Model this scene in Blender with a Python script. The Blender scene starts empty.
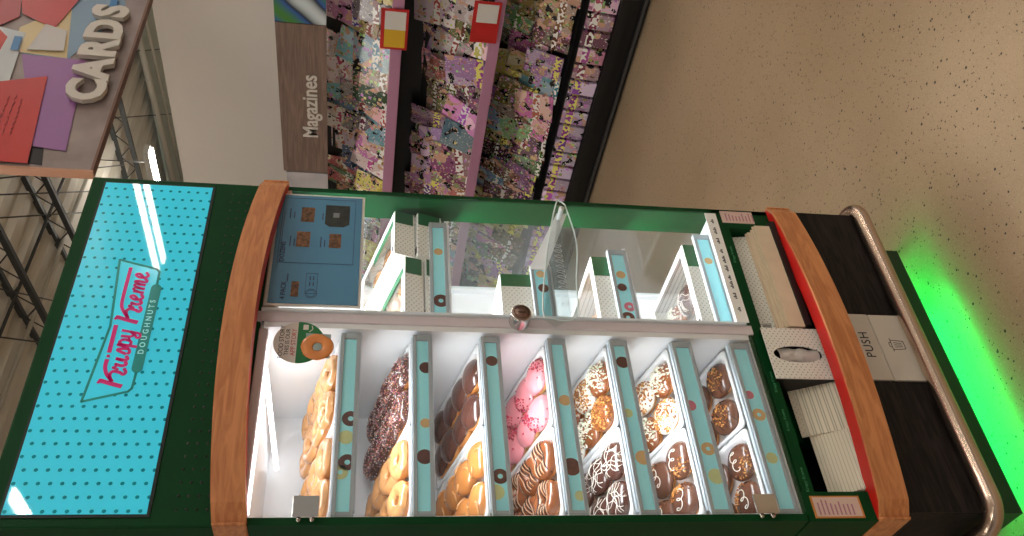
import bpy, bmesh, math, random
from mathutils import Vector, Matrix, Euler, noise
random.seed(7)
PI = math.pi
C = bpy.context.scene.collection
R = math.radians

# ------------------------------------------------------------------ materials
MATS = {}
def nodes(name):
    m = bpy.data.materials.new(name); m.use_nodes = True
    nt = m.node_tree; b = nt.nodes['Principled BSDF']
    return m, nt, b
def lin(c):
    return tuple(((v/255)/12.92 if v/255 <= .04045 else ((v/255+.055)/1.055)**2.4) for v in c)
def mat(name, rgb, rough=.5, metal=0., var=0., vscale=20., emit=0., spec=.5, bump=0., bscale=60., coat=0.):
    if name in MATS: return MATS[name]
    m, nt, b = nodes(name); c = lin(rgb)
    b.inputs['Base Color'].default_value = (*c, 1)
    b.inputs['Roughness'].default_value = rough
    b.inputs['Metallic'].default_value = metal
    b.inputs['Specular IOR Level'].default_value = spec
    b.inputs['Coat Weight'].default_value = coat
    tc = nt.nodes.new('ShaderNodeTexCoord')
    if var > 0:
        n = nt.nodes.new('ShaderNodeTexNoise'); n.inputs['Scale'].default_value = vscale
        n.inputs['Detail'].default_value = 5
        r = nt.nodes.new('ShaderNodeValToRGB')
        r.color_ramp.elements[0].position = .3; r.color_ramp.elements[1].position = .7
        r.color_ramp.elements[0].color = (*[v*(1-var) for v in c], 1)
        r.color_ramp.elements[1].color = (*[min(1, v*(1+var)) for v in c], 1)
        nt.links.new(tc.outputs['Object'], n.inputs['Vector'])
        nt.links.new(n.outputs['Fac'], r.inputs['Fac']); nt.links.new(r.outputs['Color'], b.inputs['Base Color'])
    if bump > 0:
        n = nt.nodes.new('ShaderNodeTexNoise'); n.inputs['Scale'].default_value = bscale
        bp = nt.nodes.new('ShaderNodeBump'); bp.inputs['Strength'].default_value = bump; bp.inputs['Distance'].default_value = .01
        nt.links.new(tc.outputs['Object'], n.inputs['Vector'])
        nt.links.new(n.outputs['Fac'], bp.inputs['Height']); nt.links.new(bp.outputs['Normal'], b.inputs['Normal'])
    if emit > 0:
        b.inputs['Emission Color'].default_value = (*c, 1); b.inputs['Emission Strength'].default_value = emit
    MATS[name] = m; return m
def mathn(nt, op, a, b=None, c=None):
    n = nt.nodes.new('ShaderNodeMath'); n.operation = op
    for i, v in enumerate((a, b, c)):
        if v is None: continue
        if isinstance(v, (int, float)): n.inputs[i].default_value = v
        else: nt.links.new(v, n.inputs[i])
    return n.outputs[0]
def mixc(nt, fac, a, b):
    n = nt.nodes.new('ShaderNodeMix'); n.data_type = 'RGBA'
    nt.links.new(fac, n.inputs[0])
    for i, v in ((6, a), (7, b)):
        if isinstance(v, tuple): n.inputs[i].default_value = (*v, 1)
        else: nt.links.new(v, n.inputs[i])
    return n.outputs[2]
def dots_mat(name, base, dot, px, pz, rad, axes='XZ', rough=.4, stagger=True, emit=0., coat=0.):
    """staggered polka dots in two object axes"""
    if name in MATS: return MATS[name]
    m, nt, b = nodes(name)
    tc = nt.nodes.new('ShaderNodeTexCoord'); sp = nt.nodes.new('ShaderNodeSeparateXYZ')
    nt.links.new(tc.outputs['Object'], sp.inputs[0])
    u = sp.outputs[axes[0]]; v = sp.outputs[axes[1]]
    uu = mathn(nt, 'DIVIDE', mathn(nt, 'ADD', u, 10*px), px)
    ci = mathn(nt, 'FLOOR', uu); fu = mathn(nt, 'SUBTRACT', mathn(nt, 'SUBTRACT', uu, ci), .5)
    par = mathn(nt, 'MULTIPLY', mathn(nt, 'MODULO', ci, 2.), .5 if stagger else 0.)
    vv = mathn(nt, 'ADD', mathn(nt, 'DIVIDE', mathn(nt, 'ADD', v, 10*pz), pz), par)
    fv = mathn(nt, 'SUBTRACT', mathn(nt, 'FRACT', vv), .5)
    du = mathn(nt, 'MULTIPLY', fu, px); dv = mathn(nt, 'MULTIPLY', fv, pz)
    d = mathn(nt, 'SQRT', mathn(nt, 'ADD', mathn(nt, 'MULTIPLY', du, du), mathn(nt, 'MULTIPLY', dv, dv)))
    f = mathn(nt, 'LESS_THAN', d, rad)
    col = mixc(nt, f, lin(base), lin(dot))
    nt.links.new(col, b.inputs['Base Color']); b.inputs['Roughness'].default_value = rough
    b.inputs['Coat Weight'].default_value = coat; b.inputs['Coat Roughness'].default_value = .02
    if coat > 0: b.inputs['Specular IOR Level'].default_value = .0
    if emit > 0:
        nt.links.new(col, b.inputs['Emission Color']); b.inputs['Emission Strength'].default_value = emit
    MATS[name] = m; return m
def wood_mat(name, c1, c2, axis_scale, rough=.4, nscale=3.):
    if name in MATS: return MATS[name]
    m, nt, b = nodes(name)
    tc = nt.nodes.new('ShaderNodeTexCoord'); mp = nt.nodes.new('ShaderNodeMapping')
    mp.inputs['Scale'].default_value = axis_scale
    n = nt.nodes.new('ShaderNodeTexNoise'); n.inputs['Scale'].default_value = nscale; n.inputs['Detail'].default_value = 8
    n.inputs['Distortion'].default_value = 1.2
    r = nt.nodes.new('ShaderNodeValToRGB'); r.color_ramp.elements[0].position = .35; r.color_ramp.elements[1].position = .65
    r.color_ramp.elements[0].color = (*lin(c1), 1); r.color_ramp.elements[1].color = (*lin(c2), 1)
    nt.links.new(tc.outputs['Object'], mp.inputs[0]); nt.links.new(mp.outputs[0], n.inputs['Vector'])
    nt.links.new(n.outputs['Fac'], r.inputs[0]); nt.links.new(r.outputs[0], b.inputs['Base Color'])
    bp = nt.nodes.new('ShaderNodeBump'); bp.inputs['Strength'].default_value = .15; bp.inputs['Distance'].default_value = .002
    nt.links.new(n.outputs['Fac'], bp.inputs['Height']); nt.links.new(bp.outputs[0], b.inputs['Normal'])
    b.inputs['Roughness'].default_value = rough
    MATS[name] = m; return m
def glass_mat(name, tint=(1, 1, 1), ior=1.45, boost=1.):
    if name in MATS: return MATS[name]
    m = bpy.data.materials.new(name); m.use_nodes = True; nt = m.node_tree
    nt.nodes.remove(nt.nodes['Principled BSDF']); out = nt.nodes['Material Output']
    t = nt.nodes.new('ShaderNodeBsdfTransparent'); t.inputs[0].default_value = (*tint, 1)
    g = nt.nodes.new('ShaderNodeBsdfGlossy'); g.inputs['Roughness'].default_value = .0
    fr = nt.nodes.new('ShaderNodeFresnel'); ge = nt.nodes.new('ShaderNodeNewGeometry')
    nt.links.new(mathn(nt, 'ADD', mathn(nt, 'MULTIPLY', ge.outputs['Backfacing'], 1/ior-ior), ior), fr.inputs[0])
    # the back of a face sees the same fresnel as its front
    mx = nt.nodes.new('ShaderNodeMixShader')
    nt.links.new(mathn(nt, 'MULTIPLY', fr.outputs[0], boost), mx.inputs[0])
    nt.links.new(t.outputs[0], mx.inputs[1]); nt.links.new(g.outputs[0], mx.inputs[2])
    nt.links.new(mx.outputs[0], out.inputs[0])
    MATS[name] = m; return m

GREEN = mat('dark_green_paint', (0, 60, 26), .5, var=.05, spec=.15)
WHITE = mat('white_laminate', (236, 238, 240), .35)
WHITEP = mat('white_plastic', (240, 243, 246), .22)
GREYFR = mat('grey_strip_frame', (160, 170, 177), .4)
LILAC = mat('lilac_grey_metal', (214, 204, 210), .35)
TURQ = mat('turquoise_insert', (160, 238, 250), .35)
BLACK = mat('black_plastic', (10, 12, 12), .45)
RED = mat('red_laminate', (196, 22, 16), .4)
CHROME = mat('chrome', (200, 196, 192), .18, metal=1.)
STEEL = mat('brushed_steel', (200, 176, 160), .26, metal=1.)
BEECH = wood_mat('beech_veneer', (178, 108, 62), (208, 140, 90), (1.6, 9, 14), .4, 5)
DARKW = wood_mat('black_ash_laminate', (12, 10, 10), (38, 32, 30), (1.5, 9, 16), .55, 6)
DARKW.node_tree.nodes['Principled BSDF'].inputs['Specular IOR Level'].default_value = .2
GLASS = glass_mat('clear_glass')
SIDEGLASS = glass_mat('side_glass', (.9, .96, .96), 1.75, 1.)
ACRYL = glass_mat('clear_acrylic', (.93, .96, .96), 1.5, 1.)
CREAM = mat('cream_paper', (226, 218, 200), .6)
KRAFT = mat('kraft_paper', (220, 200, 172), .7, var=.05)
INK = mat('dark_ink', (25, 28, 34), .6)
DOTWHITE = dots_mat('white_dotted_card', (232, 230, 222), (120, 140, 128), .0065, .011, .0013, 'XZ', .45)
DOTWHITEXY = dots_mat('white_dotted_lid', (238, 238, 234), (150, 165, 155), .0065, .011, .0011, 'XY', .45)

# ------------------------------------------------------------------ mesh builder
class MB:
    def __init__(s): s.v = []; s.f = []; s.mi = []; s.cur = 0; s.sm = []; s.smooth = False
    def add(s, vs, fs):
        o = len(s.v); s.v += [Vector(p) for p in vs]
        for f in fs: s.f.append([o+i for i in f]); s.mi.append(s.cur); s.sm.append(s.smooth)
        return s
    def box(s, x0, x1, y0, y1, z0, z1):
        vs = [(x, y, z) for x in (x0, x1) for y in (y0, y1) for z in (z0, z1)]
        return s.add(vs, [(0, 1, 3, 2), (4, 6, 7, 5), (0, 4, 5, 1), (2, 3, 7, 6), (0, 2, 6, 4), (1, 5, 7, 3)])
    def rings(s, rings, closed=True, cap=True):
        """loft a list of rings with the same number of points"""
        o = len(s.v); n = len(rings[0])
        vs = [p for r in rings for p in r]; fs = []
        for i in range(len(rings)-1):
            for j in range(n if closed else n-1):
                k = (j+1) % n
                fs.append((i*n+j, i*n+k, (i+1)*n+k, (i+1)*n+j))
        if cap and closed: fs.append(tuple(range(n))[::-1]); fs.append(tuple((len(rings)-1)*n+j for j in range(n)))
        return s.add(vs, fs)
    def prism(s, pts, y0, y1, axis='Y'):
        """polygon given in two axes, extruded along the third"""
        def P(a, b, c): return (a, c, b) if axis == 'Y' else ((c, a, b) if axis == 'X' else (a, b, c))
        return s.rings([[P(a, b, y0) for a, b in pts], [P(a, b, y1) for a, b in pts]])
    def tube(s, path, rad, n=10, cap=True, sx=1.):
        path = [Vector(p) for p in path]; rr = []
        up = None
        for i, p in enumerate(path):
            d = (path[min(i+1, len(path)-1)]-path[max(i-1, 0)]).normalized()
            if up is None:
                up = Vector((0, 0, 1)) if abs(d.z) < .9 else Vector((0, 1, 0))
            a = d.cross(up).normalized(); b = a.cross(d).normalized(); up = b
            r = rad[i] if isinstance(rad, (list, tuple)) else rad
            rr.append([p+a*(r*math.cos(t))*sx+b*(r*math.sin(t)) for t in [2*PI*k/n for k in range(n)]])
        sm = s.smooth; s.smooth = True; s.rings(rr, True, cap); s.smooth = sm
        return s
    def cyl(s, c, r, h, axis='Z', n=24, r2=None):
        c = Vector(c); d = {'X': Vector((1, 0, 0)), 'Y': Vector((0, 1, 0)), 'Z': Vector((0, 0, 1))}[axis]
        return s.tube([c, c+d*h], [r, r if r2 is None else r2], n)
    def build(s, name, m, parent=None, loc=None, bevel=0., smooth=None, seg=2, flip=False):
        me = bpy.data.meshes.new(name)
        org = Vector(loc) if loc is not None else (WORLD_LOC(parent) if parent else Vector((0, 0, 0)))
        me.from_pydata([tuple(p-org) for p in s.v], [], s.f)
        for mm in (m if isinstance(m, (list, tuple)) else [m]): me.materials.append(mm)
        me.polygons.foreach_set('material_index', s.mi)
        me.polygons.foreach_set('use_smooth', s.sm if smooth is None else [smooth]*len(s.f))
        bm = bmesh.new(); bm.from_mesh(me); bmesh.ops.recalc_face_normals(bm, faces=bm.faces)
        if bevel > 0:
            ed = [e for e in bm.edges if len(e.link_faces) == 2 and e.calc_face_angle(0) > .6]
            bmesh.ops.bevel(bm, geom=ed, offset=bevel, segments=seg, affect='EDGES', profile=.5, clamp_overlap=True)
        bm.to_mesh(me); bm.free()
        o = bpy.data.objects.new(name, me); C.objects.link(o)
        if parent: o.parent = parent
        elif loc is not None: o.location = loc
        return o
def WORLD_LOC(o):
    v = Vector((0, 0, 0))
    while o: v = v+o.location; o = o.parent
    return v
def tag(o, label=None, cat=None, group=None, kind=None):
    if label: o['label'] = label
    if cat: o['category'] = cat
    if group: o['group'] = group
    if kind: o['kind'] = kind
    return o
def empty(name, loc, label=None, cat=None, group=None):
    o = bpy.data.objects.new(name, None); C.objects.link(o); o.location = loc; o.empty_display_size = .05
    return tag(o, label, cat, group)
def copy_tree(o, parent=None):
    c = o.copy(); C.objects.link(c); c.parent = parent
    for ch in list(o.children): copy_tree(ch, c)
    return c
def cmr(pts, n=6):
    """catmull-rom through 2D/3D points"""
    P = [Vector(p) for p in pts]; P = [P[0]*2-P[1]]+P+[P[-1]*2-P[-2]]; out = []
    for i in range(1, len(P)-2):
        for k in range(n):
            t = k/n; a, b, c, d = P[i-1:i+3]
            out.append(.5*((2*b)+(c-a)*t+(2*a-5*b+4*c-d)*t*t+(3*b-a-3*c+d)*t**3))
    out.append(P[-2]); return out
def text_mb(s, size, thick, cx, cy, M, bold=0., spacing=1., align='CENTER', sx=1.):
    """text as a mesh builder; M maps (x right, y up, z out) to the world"""
    cu = bpy.data.curves.new('t', 'FONT'); cu.body = s; cu.size = size; cu.extrude = thick/2
    cu.align_x = align; cu.align_y = 'CENTER'; cu.offset = bold; cu.space_character = spacing
    cu.resolution_u = 3
    o = bpy.data.objects.new('t', cu); C.objects.link(o)
    dg = bpy.context.evaluated_depsgraph_get(); me = bpy.data.meshes.new_from_object(o.evaluated_get(dg))
    mb = MB()
    mb.add([M @ Vector((v.co.x*sx+cx, v.co.y+cy, v.co.z+thick/2)) for v in me.vertices], [tuple(p.vertices) for p in me.polygons])
    bpy.data.objects.remove(o); bpy.data.curves.remove(cu); bpy.data.meshes.remove(me)
    return mb
def merge(a, b):
    o = len(a.v); a.v += b.v
    for f, m_, s_ in zip(b.f, b.mi, b.sm): a.f.append([o+i for i in f]); a.mi.append(m_); a.sm.append(s_)
    return a
MY = Matrix(((1, 0, 0, 0), (0, 0, -1, 0), (0, 1, 0, 0), (0, 0, 0, 1)))     # upright plane facing -Y
MX = Matrix(((0, 0, -1, 0), (-1, 0, 0, 0), (0, 1, 0, 0), (0, 0, 0, 1)))    # upright plane facing -X
def front(y): return Matrix.Translation((0, y, 0)) @ MY
def ribbon(mb, pts, w, M, th=.0008, n=5):
    """a brush stroke of varying width lying in the plane of M"""
    P = cmr(pts, n); N = len(P)-1
    L = []; Rr = []
    for i, p in enumerate(P):
        d = (P[min(i+1, N)]-P[max(i-1, 0)]); d.normalize()
        nn = Vector((-d.y, d.x)); t = i/N
        ww = (w if not isinstance(w, (list, tuple)) else w[0]+(w[1]-w[0])*t)/2
        L.append(p+nn*ww); Rr.append(p-nn*ww)
    rg = []
    for a, b in zip(L, Rr):
        rg.append([M @ Vector((a.x, a.y, 0)), M @ Vector((b.x, b.y, 0)), M @ Vector((b.x, b.y, th)), M @ Vector((a.x, a.y, th))])
    mb.rings(rg); return mb

# ------------------------------------------------------------------ the shop: floor, ceiling, wall
def floor_mat():
    m, nt, b = nodes('terrazzo_floor')
    tc = nt.nodes.new('ShaderNodeTexCoord')
    def vor(scale, th, prob):
        v = nt.nodes.new('ShaderNodeTexVoronoi'); v.inputs['Scale'].default_value = scale
        nt.links.new(tc.outputs['Object'], v.inputs['Vector'])
        sp = nt.nodes.new('ShaderNodeSeparateColor'); nt.links.new(v.outputs['Color'], sp.inputs[0])
        a = mathn(nt, 'LESS_THAN', v.outputs['Distance'], th); c = mathn(nt, 'LESS_THAN', sp.outputs[0], prob)
        return mathn(nt, 'MULTIPLY', a, c)
    n = nt.nodes.new('ShaderNodeTexNoise'); n.inputs['Scale'].default_value = 1.4; n.inputs['Detail'].default_value = 6
    nt.links.new(tc.outputs['Object'], n.inputs['Vector'])
    r = nt.nodes.new('ShaderNodeValToRGB'); r.color_ramp.elements[0].position = .3; r.color_ramp.elements[1].position = .75
    r.color_ramp.elements[0].color = (*lin((166, 142, 114)), 1); r.color_ramp.elements[1].color = (*lin((186, 162, 134)), 1)
    nt.links.new(n.outputs['Fac'], r.inputs[0])
    c = mixc(nt, vor(330, .3, .35), r.outputs[0], lin((140, 116, 92)))
    c = mixc(nt, vor(210, .3, .12), c, lin((196, 174, 148)))
    c = mixc(nt, vor(120, .26, .16), c, lin((92, 74, 60)))
    c = mixc(nt, mathn(nt, 'MAXIMUM', vor(45, .17, .14), vor(75, .22, .13)), c, lin((50, 42, 36)))
    nt.links.new(c, b.inputs['Base Color']); b.inputs['Roughness'].default_value = .3
    return m
f = MB().box(-16, 22, -16, 24, -.1, 0).build('floor', floor_mat()); tag(f, kind='structure')

cm = mat('ceiling_deck', (206, 202, 192), .6, var=.06, vscale=.6)
mb = MB(); per = .42; ys = []; y = -16.
prof = []
while y < 24:
    prof += [(y, 5.0), (y+.16, 5.0), (y+.21, 5.07), (y+.37, 5.07)]; y += per
mb.rings([[(-16, a, z) for a, z in prof], [(22, a, z) for a, z in prof]], closed=False, cap=False)
tag(mb.build('ceiling', cm), kind='structure')
tag(MB().box(10.9, 22, -16, 24, 4.90, 4.94).build('ceiling', mat('pale_ceiling_panel', (196, 208, 200), .6)), kind='structure')

TR = mat('truss_steel', (52, 54, 54), .5); TRL = mat('pale_pipe', (176, 172, 160), .4)
def beam(x0, y0, x1, y1, w=.05, z=4.9, lab='', h=.15):
    t = empty('roof_truss', (x0, y0, z), lab, 'roof truss')
    d = Vector((x1-x0, y1-y0, 0)); n = Vector((-d.y, d.x, 0)).normalized()*w/2
    for nm, zz, hh in (('top_chord', z+.06, .06), ('bottom_chord', z-h, .06)):
        q = [Vector((x0, y0, 0))+n, Vector((x1, y1, 0))+n, Vector((x1, y1, 0))-n, Vector((x0, y0, 0))-n]
        MB().rings([[p+Vector((0, 0, zz)) for p in q], [p+Vector((0, 0, zz+hh)) for p in q]]).build(nm, TR, t)
    k = int(d.length/.45); m_ = MB()
    for i in range(k):
        a = Vector((x0, y0, z-h+.05))+d*(i/k); b = Vector((x0, y0, z+.07))+d*((i+.5)/k); c2 = Vector((x0, y0, z-h+.05))+d*((i+1)/k)
        m_.tube([a, b], .008, 6); m_.tube([b, c2], .008, 6)
    m_.build('web_bracing', TR, t)
    return t
beam(5.8, 2.0, 6.75, 8.0, lab='dark steel roof truss nearest above the green cabinet header')
beam(4.95, 2.6, 5.5, 8.4, lab='dark steel roof truss left of the others, close to the corner of the ceiling')
beam(8.9, 4.0, 9.5, 14, lab='dark steel roof truss seen between the cards sign and the grey wall')
def pipe(pts, r, m, lab, nm='ceiling_pipe', cat='pipe', grp=None):
    o = MB().tube(pts, r, 8).build(nm, m, loc=pts[0]); return tag(o, lab, cat, grp)
pipe([(8.2, 6.95, 4.93), (4.2, 6.7, 4.93)], .025, TRL, 'pale pipe running across the trusses under the ceiling')
pipe([(8.4, 6.45, 4.95), (4.2, 6.2, 4.95)], .018, TR, 'thin dark pipe beside the pale pipe under the ceiling')
pipe([(10.4, 5, 4.83), (11.3, 14, 4.83)], .05, TRL, 'long pale duct pipe above the grey wall')
pipe([(10.9, 5, 4.83), (11.8, 14, 4.83)], .03, TRL, 'slim pale conduit right of the long duct pipe')
for i, (a, b) in enumerate([((5.2, 4.7), (8.6, 8.0)), ((4.9, 4.7), (8.4, 8.2)), ((5.4, 4.7), (8.8, 7.7)), ((4.4, 4.9), (6.4, 7.9)), ((8.2, 5.4), (13.4, 9.0)), ((8.0, 6.2), (13.2, 10.4)), ((4.2, 5.4), (6.0, 8.2))]):
    pipe([(a[0], a[1], 4.84), (b[0], b[1], 4.84)], .008, TR, 'thin straight wire under the corrugated ceiling', 'ceiling_wire', 'wire', 'thin wires under the ceiling')

LAMP = mat('lamp_tube', (255, 250, 240), .5, emit=42.)
LHOUS = mat('lamp_housing', (205, 205, 200), .5)
proto = None
spots = [(7.4, -7.45, 'whose reflection shows at the right of the blue sign'), (7.75, -7.6, 'second of the pair reflected in the blue sign'),
         (2.9, -6.8, 'reflected at the left end of the blue sign'), (8.2, 7.75, 'shining in the gap above the grey wall')]
for x in (-3.4, 1.2, 5.6):
    for yy in (-6.2 if x < 5 else -3.0, -1.9 if x < 5 else .3, 2.6 if x < 5 else 3.4): spots.append((x, yy, 'hanging in the row over the shop floor'))
spots += [(9.6, 3.2, 'hanging in the row over the shop floor'), (3.6, 10.8, 'hanging in the row over the shop floor'), (8.8, -3.6, 'hanging in the row over the shop floor'), (-1.8, -10.6, 'hanging in the row over the shop floor'), (14.5, -2, 'hanging in the row over the shop floor')]
LZ = -.47
for x, yy, w in spots:
    if proto is None:
        t = empty('ceiling_lamp', (x, yy, 4.72+LZ), None, None)
        MB().box(x-.09, x+.09, yy-.95, yy+.95, 4.72+LZ, 4.79+LZ).build('housing', LHOUS, t, bevel=.01)
        MB().box(x-.06, x+.06, yy-.92, yy+.92, 4.685+LZ, 4.718+LZ).build('tube', LAMP, t, bevel=.008)
        MB().box(x-.07, x+.07, yy-.92, yy+.92, 4.7905+LZ, 4.793+LZ).build('added_ceiling_fill', mat('added_ceiling_fill', (255, 248, 236), .5, emit=20.), t)  # added glowing strip on the housing top, there to brighten the ceiling
        for s in (-.7, .7): MB().tube([(x, yy+s, 4.79+LZ), (x, yy+s, 5.02)], .006, 6).build('suspension_wire', TR, t)
        proto = t
    else:
        t = copy_tree(proto); t.location = (x, yy, 4.72+LZ)
    tag(t, 'long white ceiling lamp '+w, 'ceiling lamp', 'long lamps hung under the ceiling')

# grey partition wall behind the magazine rack
wm = mat('warm_grey_wall', (212, 202, 194), .6, var=.02, vscale=.8)
tag(MB().box(3.62, 3.72, -.3, 9.5, 0, 2.6).build('wall_right', wm, loc=(3.62, 4, 0)), kind='structure')

# ------------------------------------------------------------------ cards sign
def cards_sign():
    yb = 1.2
    t = empty('hanging_sign', (2.75, yb, 2.5), 'large hanging sign printed with coloured envelopes and raised letters CARDS', 'sign')
    bg = mat('marbled_board_print', (140, 124, 122), .5, var=.3, vscale=5)
    MB().box(2.025, 3.5, yb, yb+.03, 2.505, 3.3).build('sign_board', bg, t)
    ed = mat('peach_board_edge', (196, 142, 112), .5); eb = mat('brown_board_edge', (118, 78, 62), .5)
    MB().box(2.012, 2.025, yb-.004, yb+.035, 2.495, 3.3).build('side_edge', ed, t)
    MB().box(2.025, 3.5, yb-.004, yb+.035, 2.495, 2.505).build('bottom_edge', eb, t)
    polys = [('blue', (118, 146, 172), [(3.3, 2.95), (3.36, 2.6), (3.219, 2.609), (3.121, 2.585), (3.032, 2.63), (2.721, 2.752), (2.74, 2.95)]),
             ('cream', (208, 186, 140), [(2.929, 3.006), (3.14, 2.83), (2.728, 2.758), (2.75, 2.984)]),
             ('purple', (150, 96, 158), [(2.732, 2.946), (2.723, 2.677), (2.125, 2.62), (2.143, 2.749)]),
             ('white', (196, 200, 206), [(2.93, 3.12), (2.887, 2.97), (2.527, 2.944), (2.51, 3.03)]),
             ('orange red', (196, 44, 24), [(2.93, 3.11), (2.847, 3.035), (2.742, 3.039), (2.74, 3.11)]),
             ('crimson', (168, 26, 34), [(3.15, 3.3), (3.148, 3.056), (3.005, 3.026), (2.924, 3.09), (2.93, 3.3)]),
             ('bright red', (186, 28, 30), [(3.148, 3.056), (3.4, 2.84), (3.185, 2.805), (2.934, 2.858), (3.03, 3.02)]),
             ('red', (190, 32, 30), [(2.51, 3.1), (2.53, 2.975), (2.586, 2.802), (2.038, 2.741), (2.045, 3.1)])]
    sh = mat('black_print', (34, 26, 30), .6)
    MB().prism([(2.05, 2.78), (2.04, 2.69), (2.2, 2.72), (2.2, 2.78)], yb-.0012, yb-.0002).build('printed_shadow', sh, t)
    for i, (nm, c, P) in enumerate(polys):
        y0 = yb-.002-.001*i
        o = MB().prism(P, y0-.001, y0).build('printed_envelope', mat('print_'+nm.replace(' ', '_'), c, .5, var=.04, vscale=3), t)
        o['label'] = nm+' printed envelope'
    # pale fade on cream sheet, stamps, handwriting
    MB().prism([(2.76, 2.93), (2.96, 2.9), (2.92, 2.8), (2.77, 2.78)], yb-.012, yb-.011).build('printed_paper', mat('print_pale', (196, 190, 190), .5), t)
    st = mat('stamp_blue', (52, 120, 178), .5)
    for q in [(3.19, 2.65), (2.8, 2.985)]:
        MB().prism([(q[0]-.05, q[1]+.012), (q[0]+.05, q[1]+.02), (q[0]+.05, q[1]-.012), (q[0]-.05, q[1]-.02)], yb-.0125, yb-.0115).build('postage_stamp', st, t)
    hw = MB()
    for k in range(3):
        x = 2.2
        while x < 2.42:
            w = random.uniform(.012, .04); z = 2.905-.028*k
            ribbon(hw, [(x+w*j/4, z+.05*(x-2.2)+random.uniform(-.004, .004)) for j in range(5)], .003, front(yb-.0112)); x += w+.012
    hw.build('handwriting', mat('hand_ink', (120, 20, 24), .6), t)
    lm = mat('raised_letter_white', (206, 198, 190), .5)
    fx = [2.42, 2.595, 2.745, 2.89, 3.045]
    for i, ch in enumerate('CARDS'):
        M = Matrix.Translation((2.487+.146*i, yb-.013, 2.612+.0045*i)) @ MY
        text_mb(ch, .205, .022, 0, 0, M, bold=.0105, sx=.98).build('raised_letter', lm, t, bevel=0)
    wr = MB()
    for x in (2.2, 3.3): wr.tube([(x, yb+.015, 3.29), (x, yb+.015, 5.0)], .004, 6)
    wr.build('hanging_wire', TR, t)
cards_sign()

# ------------------------------------------------------------------ magazine rack
RX = 3.3
def rack():
    t = empty('magazine_rack', (3.5, 2.9, 0), 'long dark magazine rack of three tiers with purple shelf lips along the grey wall', 'magazine rack')
    DK = mat('rack_black', (14, 13, 14), .5); PU = mat('purple_shelf_lip', (182, 130, 160), .4); RD = mat('red_price_frame', (190, 30, 28), .45)
    y0, y1 = .25, 5.2
    MB().box(3.58, 3.62, y0, y1, .0, 1.9).build('back_panel', DK, t)
    MB().box(3.5, 3.58, y0, y0+.03, 0, 1.9).build('end_panel', DK, t)
    MB().box(3.5, 3.58, y1-.03, y1, 0, 1.9).build('end_panel', DK, t)
    MB().box(3.26, 3.58, y0, y1, .0, .12).build('plinth', DK, t, bevel=.004)
    MB().box(3.235, 3.262, y0, y1, .02, .035).build('plinth_trim', mat('trim_grey', (70, 68, 66), .4), t)
    for zb, xf in ((1.27, 3.33), (.75, 3.30), (.30, 3.26)):
        MB().prism([(xf, zb), (3.58, zb), (3.58, zb+.02), (xf, zb+.02)], y0, y1, 'Y') if False else None
        MB().box(xf, 3.58, y0, y1, zb, zb+.018).build('shelf', DK, t)
        if zb > .5: MB().box(xf-.012, xf, y0, y1, zb-.012, zb+.05).build('shelf_lip', PU, t, bevel=.003)
        # sloping backing that the magazines lean on
        MB().rings([[(xf+.10, y0, zb+.018), (xf+.105, y0, zb+.018), (3.575, y0, zb+.37), (3.57, y0, zb+.37)],
                    [(xf+.10, y1, zb+.018), (xf+.105, y1, zb+.018), (3.575, y1, zb+.37), (3.57, y1, zb+.37)]]).build('leaning_panel', DK, t)
    # header boards
    woodm = wood_mat('header_woodprint', (112, 90, 80), (136, 112, 100), (4, 1, 14), .5, 4)
    b = MB().box(RX, RX+.03, 1.31, 2.36, 1.655, 1.915).build('header_board', woodm, t); b['label'] = 'brown wood print board reading Magazines'
    text_mb('Magazines', .12, .004, 0, 0, Matrix.Translation((RX-.001, 1.855, 1.745)) @ MX, bold=.002, sx=.93).build('header_lettering', mat('letter_cream', (214, 206, 198), .5), b)
    m, nt, bs = nodes('header_photo'); tc = nt.nodes.new('ShaderNodeTexCoord'); w = nt.nodes.new('ShaderNodeTexWave')
    w.inputs['Scale'].default_value = 1.7; w.inputs['Distortion'].default_value = 2.5; w.bands_direction = 'DIAGONAL'
    r = nt.nodes.new('ShaderNodeValToRGB'); r.color_ramp.elements[0].color = (*lin((70, 130, 50)), 1); r.color_ramp.elements[1].color = (*lin((210, 220, 225)), 1)
    e = r.color_ramp.elements.new(.45); e.color = (*lin((50, 90, 160)), 1); e = r.color_ramp.elements.new(.62); e.color = (*lin((30, 36, 50)), 1)
    nt.links.new(tc.outputs['Object'], w.inputs[0]); nt.links.new(w.outputs[0], r.inputs[0]); nt.links.new(r.outputs[0], bs.inputs[0])
    b = MB().box(RX, RX+.03, .28, 1.305, 1.655, 1.915).build('header_board', m, t); b['label'] = 'header board with blue and green photo print'
    b = MB().box(RX, RX+.03, 2.37, 3.35, 1.655, 1.9).build('header_board', mat('header_white', (190, 184, 188), .5, var=.2, vscale=5), t); b['label'] = 'white header board with pale portrait print'
    b = MB().box(RX, RX+.03, 3.36, 4.4, 1.655, 1.915).build('header_board', woodm, t); b['label'] = 'plain brown wood print board'
    for yy in (.5, 1.2, 2.2, 2.5, 3.2, 3.5, 4.2):
        MB().box(RX+.03, 3.6, yy-.01, yy+.01, 1.88, 1.9).build('header_bracket', DK, t)
    # price cards in red frames hung from the lips
    for (yy, zz, xx) in [(1.30, 1.30, 3.31), (.98, 1.32, 3.31), (1.19, .83, 3.28), (.90, .85, 3.28)]:
        b = MB().box(xx-.004, xx, yy-.125, yy+.125, zz-.068, zz+.075).build('price_card_frame', RD, t)
        MB().box(xx-.006, xx-.004, yy-.11, yy+.0, zz-.055, zz+.055).build('price_card', mat('card_white', (214, 210, 206), .5), b)
        if yy > 1.25: MB().box(xx-.0065, xx-.004, yy+.0, yy+.11, zz-.055, zz+.055).build('price_card', mat('card_yellow', (214, 170, 40), .5), b)
rack()

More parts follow.
